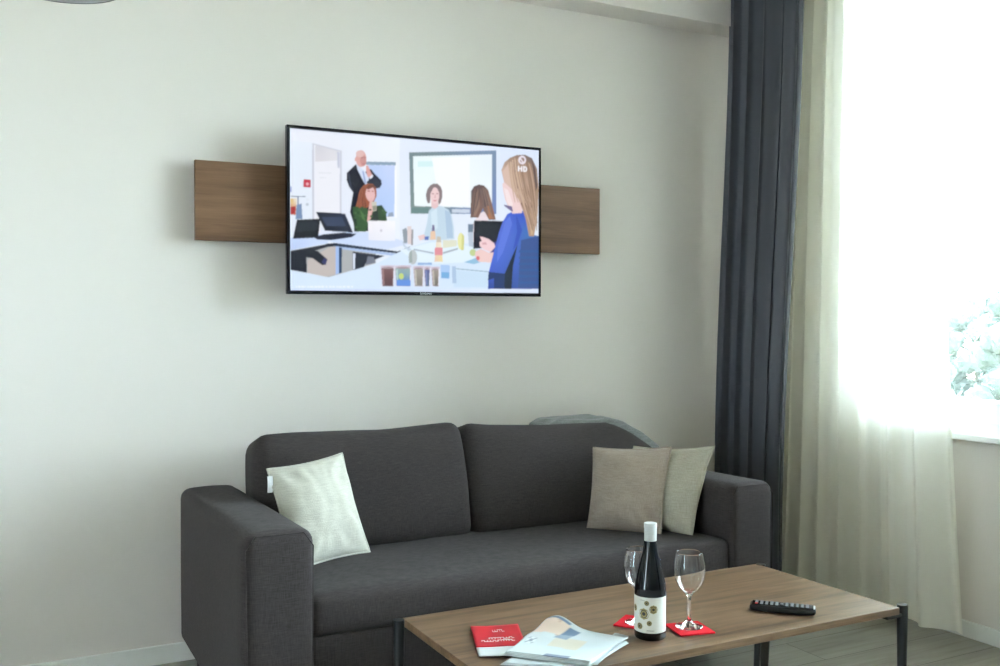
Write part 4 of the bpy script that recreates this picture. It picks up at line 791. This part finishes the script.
tag(th, 'crumpled grey throw blanket draped over the right end of the sofa back', 'blanket')

# scatter cushions
def pillow(label, mat, P00, P10, P11, P01, T, seed, pinch=.055, care=False):
    """P00 bottom left, P10 bottom right, P11 top right, P01 top left (seen from the camera)"""
    P00, P10, P11, P01 = map(Vector, (P00, P10, P11, P01))
    cen = (P00+P10+P11+P01)/4
    N = ((P10-P00)+(P11-P01)).cross((P01-P00)+(P11-P10)).normalized()       # towards the viewer
    root = thing('throw_pillow', label, 'pillow', tuple(cen))
    def surf(side):
        def f(u, v):
            a, b2 = 2*u-1, 2*v-1
            uu = .5 + .5*a*(1 - pinch*2*(1-b2*b2)*abs(a)**2); vv = .5 + .5*b2*(1 - pinch*2*(1-a*a)*abs(b2)**2)
            p = (P00*(1-uu)+P10*uu)*(1-vv) + (P01*(1-uu)+P11*uu)*vv
            e = max(0, (1-abs(a)**2.4))**.62*max(0, (1-abs(b2)**2.4))**.62
            wr = .006*nz(a*2.2+seed, b2*2.2, seed) + .002*nz(a*5+seed, b2*4, seed*2)
            rim = max(abs(a), abs(b2)); k = math.atan2(b2, a)
            wr += .004*math.sin(k*13+seed*3)*max(0, 1-abs(rim-.72)/.28)*nz(k*1.5, seed, 2)*2
            # folds running in from the corners
            for (ca, cb) in ((-1,1),(1,1),(-1,-1),(1,-1)):
                da, db = a-ca, b2-cb; r = math.hypot(da, db); t = math.atan2(db, da)
                wr += .0035*math.exp(-((r-.5)/.3)**2)*math.sin(t*7+seed*(ca+2*cb))
            return p + N*side*(T/2*e + wr*min(1, e*2.2))
        return f
    m = MB(); m.grid(surf(1), 40, 40); m.grid(surf(-1), 40, 40, flip=True)
    o = m.build('cover', mat, root)
    bm = bmesh.new(); bm.from_mesh(o.data); bmesh.ops.remove_doubles(bm, verts=bm.verts, dist=.0006); bm.to_mesh(o.data); bm.free()
    # sewn edge
    rimp = []
    for t in range(40): rimp.append(surf(1)(t/40, 0))
    for t in range(40): rimp.append(surf(1)(1, t/40))
    for t in range(40): rimp.append(surf(1)(1-t/40, 1))
    for t in range(41): rimp.append(surf(1)(0, 1-t/40))
    MB().tube(rimp, .0032, 6, caps=False).build('edge_seam', mat, root)
    if care:
        q = surf(1)(0.0, .90)
        MB().grid(lambda u, v: (q.x-.012+.016*u, q.y-.012-.004*math.sin(v*3), q.z-.040+.050*v), 3, 6).build('care_tag', TAGM, root)
    return root
pillow('cream linen throw pillow tilted in the left corner of the sofa', CREAM, (.768,2.762,.462), (1.047,2.880,.464), (.992,2.985,.764), (.742,2.950,.736), .115, 2.3, pinch=.028, care=True)
pillow('beige brown linen throw pillow, front one of the pair at the right arm', BEIGE, (1.838,2.855,.460), (1.992,2.640,.462), (2.075,2.690,.752), (1.922,2.945,.729), .125, 5.1, pinch=.03)
pillow('pale sand linen throw pillow half hidden behind the beige one', SAND, (1.985,2.915,.460), (2.070,2.570,.463), (2.152,2.555,.766), (2.100,2.945,.722), .105, 7.7, pinch=.04)

# ------------------------------------------------------------------ coffee table
tb = thing('coffee_table', 'low walnut coffee table with black metal legs in front of the sofa', 'coffee table', (1.58, 2.125, 0))
TT = .40
top = MB(); cs = [(.962,1.850),(2.211,1.850),(2.193,2.396),(.962,2.400)]
top.add([(x,y,TT-.020) for x,y in cs]+[(x,y,TT) for x,y in cs], [(3,2,1,0),(4,5,6,7),(0,1,5,4),(1,2,6,5),(2,3,7,6),(3,0,4,7)])
bevel(top.build('table_top', WALNUT, tb, False), .0015)
MB().box((1.0, 1.90, TT-.034), (2.16, 1.925, TT-.020)).box((1.0, 2.325, TT-.034), (2.16, 2.35, TT-.020)).box((.985, 1.90, TT-.034), (1.01, 2.35, TT-.020)).box((2.15, 1.90, TT-.034), (2.175, 2.35, TT-.020)).build('underframe', BLACK, tb, False)
for (x, y, bx, by) in ((2.2385, 1.864, 2.2385, 1.866), (2.200, 2.384, 2.182, 2.386), (.9475, 1.866, .9475, 1.868), (.9475, 2.386, .9475, 2.386)):
    lg = MB(); lg.tube([(bx, by, 0), (x, y, TT-.06), (x, y, TT+.001)], [.0085, .0145, .0148], 20)
    inx = -1 if x > 1.5 else 1
    lg.box((min(x, x+inx*.07), y-.009, TT-.030), (max(x, x+inx*.07), y+.009, TT-.0205))
    lg.build('leg', BLACK, tb, True, angle=35)

# ------------------------------------------------------------------ things on the table
Z = TT + .0003
def coaster(x, y, rz, label):
    c = bevel(MB().box((-.048,-.048,0), (.048,.048,.0045)).build('coaster', RED, smooth=False), .0015)
    for v in c.data.vertices: pass
    c.location = (x, y, Z); c.rotation_euler = (0,0,rz); tag(c, label, 'coaster', 'red coasters under the wine glasses')
coaster(1.578, 1.968, math.radians(-12), 'red square coaster under the front wine glass, right of the bottle')
coaster(1.487, 2.070, math.radians(35), 'red square coaster under the rear wine glass, partly behind the bottle')
GZ = Z + .0048
def wine_glass(x, y, label):
    g = thing('wine_glass', label, 'wine glass', (x, y, GZ), group='empty wine glasses on the coffee table')
    foot = [(.0005,.0), (.034,.0), (.0355,.001), (.0355,.002), (.030,.0035), (.016,.007), (.008,.013), (.0048,.022), (.0040,.040), (.0040,.066), (.0052,.078), (.010,.086)]
    ctl = [(.010,.086), (.020,.0965), (.029,.109), (.0360,.126), (.0398,.146), (.0398,.162), (.0372,.183), (.0328,.204)]
    ctl = [(q, .086+(zz-.086)*.90) for q, zz in ctl]
    out = []
    for k in range(len(ctl)-1):
        p0 = ctl[max(k-1,0)]; p1 = ctl[k]; p2 = ctl[k+1]; p3 = ctl[min(k+2, len(ctl)-1)]
        for t in (0, .25, .5, .75):
            out.append(tuple(.5*(2*p1[i]+(p2[i]-p0[i])*t+(2*p0[i]-5*p1[i]+4*p2[i]-p3[i])*t*t+(3*p1[i]-p0[i]-3*p2[i]+p3[i])*t**3) for i in (0,1)))
    out.append(ctl[-1])
    inn = [(max(.0004, r0-.0009), z0) for r0, z0 in out if z0 > .0920][::-1] + [(.009,.0905), (.0005,.0895)]
    rim = [(.0326,.1926), (.0323,.1926)]
    MB().lathe(foot + out[1:] + rim + inn, 48, (x,y,GZ)).build('glass_body', GLASS, g, True, angle=80)
wine_glass(1.583, 1.976, 'empty stemmed wine glass on the front red coaster, right of the bottle')
wine_glass(1.489, 2.064, 'empty stemmed wine glass on the rear red coaster, half hidden behind the bottle')

BXc, BYc = 1.4555, 1.970
bt = thing('wine_bottle', 'dark wine bottle with white capsule and ivory label on the coffee table', 'wine bottle', (BXc, BYc, Z))
MB().lathe([(.0005,.004),(.030,.004),(.036,.0),(.0390,.004),(.0395,.010),(.0395,.120),(.0385,.132),(.0350,.150),(.0295,.172),(.0235,.195),(.0185,.215),(.0158,.235),(.0148,.248),(.0146,.276)], 56, (BXc,BYc,Z)).build('glass_body', BOTTLE, bt, True, angle=60)
MB().lathe([(.0149,.240),(.0153,.2405),(.0153,.272),(.0160,.2725),(.0162,.283),(.0155,.2855),(.0005,.2858)], 40, (BXc,BYc,Z)).build('capsule', CAPSULE, bt, True, angle=50)
TH0 = math.atan2(-BYc, -BXc)
lb = MB().lathe([(.0397,.020),(.03975,.0205),(.03975,.1075),(.0397,.108)], 40, (BXc,BYc,Z), a0=TH0-1.75, a1=TH0+1.30).build('label', PAPERL, bt)
lb['label'] = 'ivory paper label with gold and black rosettes'
pr = MB()
def rosette(px, z, r, mi, lift):
    th = TH0 + math.asin(max(-.99, min(.99, px/16.2))); n = 20; R = .0398 + lift
    vs = [(BXc+R*math.cos(th), BYc+R*math.sin(th), Z+z)]
    for i in range(n):
        a = 2*PI*i/n; rr = r*(1+.07*math.cos(a*8)); t = th + rr*math.cos(a)/.0395
        vs.append((BXc+R*math.cos(t), BYc+R*math.sin(t), Z+z+rr*math.sin(a)))
    pr.add(vs, [(0, i+1, (i+1) % n+1) for i in range(n)], mi)
for (px, z, r) in ((-6.4,.067,.0135),(3.2,.079,.0105),(-3.6,.094,.0062),(-.9,.0448,.0064),(-10.4,.0355,.0080),(-14.9,.077,.0085)):
    rosette(px, z, r, 0, .0001); rosette(px, z, r*.74, 1, .0002); rosette(px, z, r*.60, 0, .0003); rosette(px, z, r*.34, 1, .0004)
for k in range(7): rosette(-3+k*1.1, .0265, .0010, 1, .0001)
for k in range(5): rosette(-10+k*1.0, .1005, .0008, 1, .0001)
pr.build('label_print', [GOLD, DARKINK], lb, False)

# remote control
rc = thing('remote_control', 'black television remote control lying on the right side of the coffee table', 'remote control', (1.897, 1.970, Z), math.atan2(-.118, .114))
def rem(p, q):
    p.z += .0035*abs(q.x)**4*(-1 if q.z > 0 else 1)*(1 if q.z < 0 else .4)
    p.y *= 1 - .10*abs(q.x)**6
    return p
MB().soft((.172, .046, .019), .006, (14, 5, 2), Matrix.Translation((0,0,.0097)), rem).build('case', MATTE, rc, local=True)
bt2 = MB()
MB().soft((.160, .036, .002), .0009, (10, 3, 1), Matrix.Translation((0,0,.0192))).build('face_plate', BEZEL, rc, local=True)
for i in range(11):
    for j in range(3):
        x = -.068 + i*.0132; y = -.0115 + j*.0115
        if i == 5 and j != 1: continue
        o = MB().soft((.0078, .0072, .003), .0013, (2,2,1), Matrix.Translation((x, y, .0208)))
        o.build('button', REDB if (i == 0 and j == 0) else BUTTON, rc, local=True)
MB().soft((.010, .030, .0022), .001, (2,3,1), Matrix.Translation((.0795, 0, .0190))).build('end_cap', CAPSULE, rc, local=True)

# papers: lower newspaper, red leaflet, upper newspaper
def sheet(name, mat, A, B, Cc, D, z0, bulge, colour, parent, seed, nu=44, nv=34, th=.0009, label=None):
    """A back, B right, C front, D left corner; u runs D->C, v runs D->A"""
    A, B, Cc, D = (Vector((*p, 0)) for p in (A, B, Cc, D))
    def f(u, v):
        p = (D*(1-u)+Cc*u)*(1-v) + (A*(1-u)+B*u)*v
        return (p.x, p.y, z0 + bulge(u, v) + .0012*(1+nz(u*3+seed, v*3, seed)))
    m = MB().grid(f, nu, nv); o = m.build(name, mat, parent)
    if colour:
        at = o.data.color_attributes.new('Col', 'FLOAT_COLOR', 'POINT')
        for j in range(nv+1):
            for i in range(nu+1):
                at.data[j*(nu+1)+i].color = (*lin(colour(i/nu, j/nv)), 1)
    s = o.modifiers.new('thickness', 'SOLIDIFY'); s.thickness = th; s.offset = 0
    return o
def text_rows(u, v, base=(204,210,212), ink=(178,186,190)):
    r = math.sin(v*190); w2 = nz(u*26, math.floor(v*30), 3)
    return ink if (r > .25 and w2 > -.25) else base
np2 = thing('newspaper', 'folded newspaper lying underneath, its edge showing below the red leaflet', 'newspaper', (1.2, 1.98, Z))
for k in range(3):
    sheet('page', PRINT, (1.262-.004*k, 2.112), (1.375, 1.948+.004*k), (1.176+.004*k, 1.842+.002*k), (1.026+.006*k, 1.962), Z+.0006+.0013*k, lambda u, v: .001, lambda u, v: (196,202,204) if k < 2 else text_rows(u, v, (192,199,202)), np2, k)
lf = thing('leaflet', 'red and white printed leaflet at the left of the newspapers', 'leaflet', (1.09, 2.12, Z))
LA, LB, LC, LD = (1.079,2.224), (1.192,2.178), (1.117,1.984), (1.004,2.026)
def leaf_z(u, v): return .006 + .006*(1-v)*0 + .007*v*(.35+.65*abs(u-.35))
def leaf_pt(u, v, dz=0):
    a, b2, c2, d2 = (Vector((*p, 0)) for p in (LA, LB, LC, LD))
    p = (d2*(1-u)+c2*u)*(1-v) + (a*(1-u)+b2*u)*v
    return (p.x, p.y, Z + leaf_z(u, v) + dz)
m = MB().grid(lambda u, v: leaf_pt(u, v*.27), 14, 8); o = m.build('lower_sheet', PAPER, lf); s = o.modifiers.new('thickness', 'SOLIDIFY'); s.thickness = .0016; s.offset = 0
m = MB().grid(lambda u, v: leaf_pt(u, .27+v*.73), 14, 18); o = m.build('red_cover', REDPRINT, lf); s = o.modifiers.new('thickness', 'SOLIDIFY'); s.thickness = .0016; s.offset = 0
rr = random.Random(5)
def dash(mk, u0, u1, v0, v1): mk.grid(lambda u, v: leaf_pt(u0+(u1-u0)*u, v0+(v1-v0)*v, .0012), 3, 2)
for (v0, v1, a, b2) in ((.52,.575,.30,.80), (.435,.49,.14,.80), (.76,.84,.42,.64)):
    mk = MB(); u = a
    while u < b2:
        wd = rr.uniform(.025, .05)
        dash(mk, u, u+wd*.35, v0, v1); dash(mk, u+wd*.34, u+wd+.022, v1-.018, v1) if rr.random() > .4 else dash(mk, u+wd*.34, u+wd+.022, v0, v0+.02)
        u += wd + .018
    mk.build('lettering', WHITEP, lf, False)
np1 = thing('newspaper', 'crumpled open newspaper with a peach and blue photo lying on top', 'newspaper', (1.22, 1.99, Z+.006))
def crump(k):
    def f(u, v):
        ridge = .030*math.exp(-((u-.12)/.22)**2)*math.exp(-((v-.93)/.28)**2)
        wave = .007*math.exp(-((v-.45-.25*u)/.16)**2)*(1-u*.6)
        return ridge + wave + .004*(v*(1-v)) + k*.0016 + (.006 if u > .5 else .006)*0
    return f
def photo_cols(u, v):
    w2 = .04*nz(u*4, v*4, 9)
    if .58+w2 < v < .90+w2 and .02 < u < .34: return (226,204,190) if nz(u*6, v*6, 4) > -.2 else (206,176,164)
    if .50 < v < .86 and .30 < u < .47: return (112,132,158) if v-u*.6 > .42 else (150,164,182)
    if .84+w2 < v < .95 and .02 < u < .30: return (110,134,160)
    if .30+w2 < v < .56 and .34 < u < .70: return (214,206,192)
    if v < .06 and .45 < u < .75: return (128,140,160)
    if .30 < v < .44 and .05 < u < .14: return (150,160,170) if math.sin(u*200)*math.sin(v*160) > 0 else (224,230,234)
    return (206,213,216)
for k in range(4):
    d = .007*k
    sheet('page', PRINT, (1.258-d*.2, 2.132-d*.6), (1.384-d*.5, 1.968-d), (1.196+d*.3, 1.846+d*.3), (1.052+d*.5, 1.998+d*.2), Z+.0125-.0017*(3-k) if False else Z+.0085+.0005*k, crump(k), (photo_cols if k == 3 else (lambda u, v: (204,210,212))), np1, 20)
sheet('page', PRINT, (1.375, 2.008), (1.392, 1.972), (1.214, 1.842), (1.180, 1.862), Z+.0070, lambda u, v: .002, lambda u, v: (192,199,202), np1, 31, 30, 8)

# ------------------------------------------------------------------ curtains
def smooth(t): return t*t*(3-2*t)
def dark_fn(u, v):
    z = .012 + (ZC-.032-.012)*v
    t = smooth(min(1, max(0, (v-.12)/.85)))
    y = 3.437 - .42*u - .080*t - .015*t*u
    ph = u*2*PI*4.72 + .5*nz(u*3, v*1.2, 2)*(1-u)
    amp = .036*(.75+.25*v) * (.75+.5*nz(u*6, 3, 1)+.2) * (1-.93*smooth(min(1, max(0, (u-.70)/.22))))
    x = 2.905 + amp*math.sin(ph) + .009*math.sin(ph*2.1+1.3+v) - .016*(1-v)*u
    y += .020*math.cos(ph)*(1-.3*v)
    return (x, min(y, 3.46), z)
cu = MB().grid(dark_fn, 260, 60).build('curtain', DRAPE); s = cu.modifiers.new('thickness', 'SOLIDIFY'); s.thickness = .003; s.offset = 0
tag(cu, 'dark charcoal blackout curtain gathered in the corner behind the sofa', 'curtain')
def sheer_fn(u, v):
    z = .045 + (ZC-.032-.045)*v
    yl = 3.135 + .115*(1-v)**.8; yr = 2.430 - .095*(1-v)**1.5
    # tight folds at the corner side, broad loose folds towards the window
    g = u**1.25
    y = yl + (yr-yl)*g
    ph = 2*PI*(8.6*u**.85) + .6*nz(u*3, v*1.1, 8)
    amp = .030*(1-.30*u)*(.9+.35*(1-v))*(.8+.5*nz(u*5, 2, 7))
    x = 3.088 + amp*math.sin(ph) - .014*(1-v)*(1-u) + .004*math.sin(ph*2.3+v*1.5)
    e = max(0, (u-.88)/.12)
    x += .05*e*e*(1-v)**1.5
    y += .014*math.cos(ph)*(1-u)
    return (min(x, 3.18), y, z)
sh = MB().grid(sheer_fn, 320, 60).build('curtain', VOILE)
tag(sh, 'long cream sheer curtain hanging in front of the window', 'curtain')
hm = MB().grid(lambda u, v: tuple(Vector(sheer_fn(u, v*.022)) + Vector((-.0012,0,0))), 320, 2).build('hem', VOILE, sh)
hm2 = MB().grid(lambda u, v: tuple(Vector(sheer_fn(.985+.015*u, v)) + Vector((-.0012,0,0))), 6, 60).build('side_hem', VOILE, sh)

# ------------------------------------------------------------------ pendant lamp
LX, LY, LZ = .150, 2.565, 1.996
lp = thing('pendant_lamp', 'round grey pendant lamp hanging at the top left, only its rim showing', 'lamp', (LX, LY, LZ))
MB().lathe([(.142,.0),(.145,.0),(.145,.006),(.142,.020),(.130,.060),(.100,.100),(.060,.126),(.025,.138),(.022,.175),(.0005,.178)], 64, (LX,LY,LZ)).build('lamp_shade', LAMPM, lp)
MB().lathe([(.1415,.001),(.138,.021),(.126,.058),(.097,.097),(.058,.122),(.024,.133)], 64, (LX,LY,LZ)).build('shade_lining', LAMPIN, lp)
MB().lathe([(.0005,.050),(.018,.055),(.030,.075),(.028,.095),(.014,.120),(.014,.135)], 32, (LX,LY,LZ)).build('bulb', BULBM, lp)
MB().tube([(LX,LY,LZ+.17), (LX,LY,ZC-.02)], .003, 8).build('cord', BLACK, lp)
MB().lathe([(.0005,-.030),(.040,-.028),(.050,-.018),(.052,0)], 40, (LX,LY,ZC)).build('ceiling_rose', LAMPM, lp)

# ------------------------------------------------------------------ daylight, camera
wd = bpy.data.worlds.new('sky'); bpy.context.scene.world = wd; wd.use_nodes = True
bg = wd.node_tree.nodes['Background']; bg.inputs[0].default_value = (.87, .975, 1.09, 1); bg.inputs[1].default_value = 12.0
cd = bpy.data.cameras.new('camera'); cd.sensor_width = 36; cd.lens = 972*36/1000; cd.clip_start = .05; cd.clip_end = 200
cam = bpy.data.objects.new('camera', cd); C.objects.link(cam)
cam.location = (0, 0, 1.2); cam.rotation_euler = (math.radians(90-.943), 0, math.radians(-27.63))
sc = bpy.context.scene; sc.camera = cam
sc.view_settings.view_transform = 'Standard'; sc.view_settings.look = 'None'; sc.view_settings.gamma = 1; sc.view_settings.use_curve_mapping = False
sc.view_settings.exposure = EXPOSURE
sc.cycles.max_bounces = 14; sc.cycles.diffuse_bounces = 8; sc.cycles.transparent_max_bounces = 24
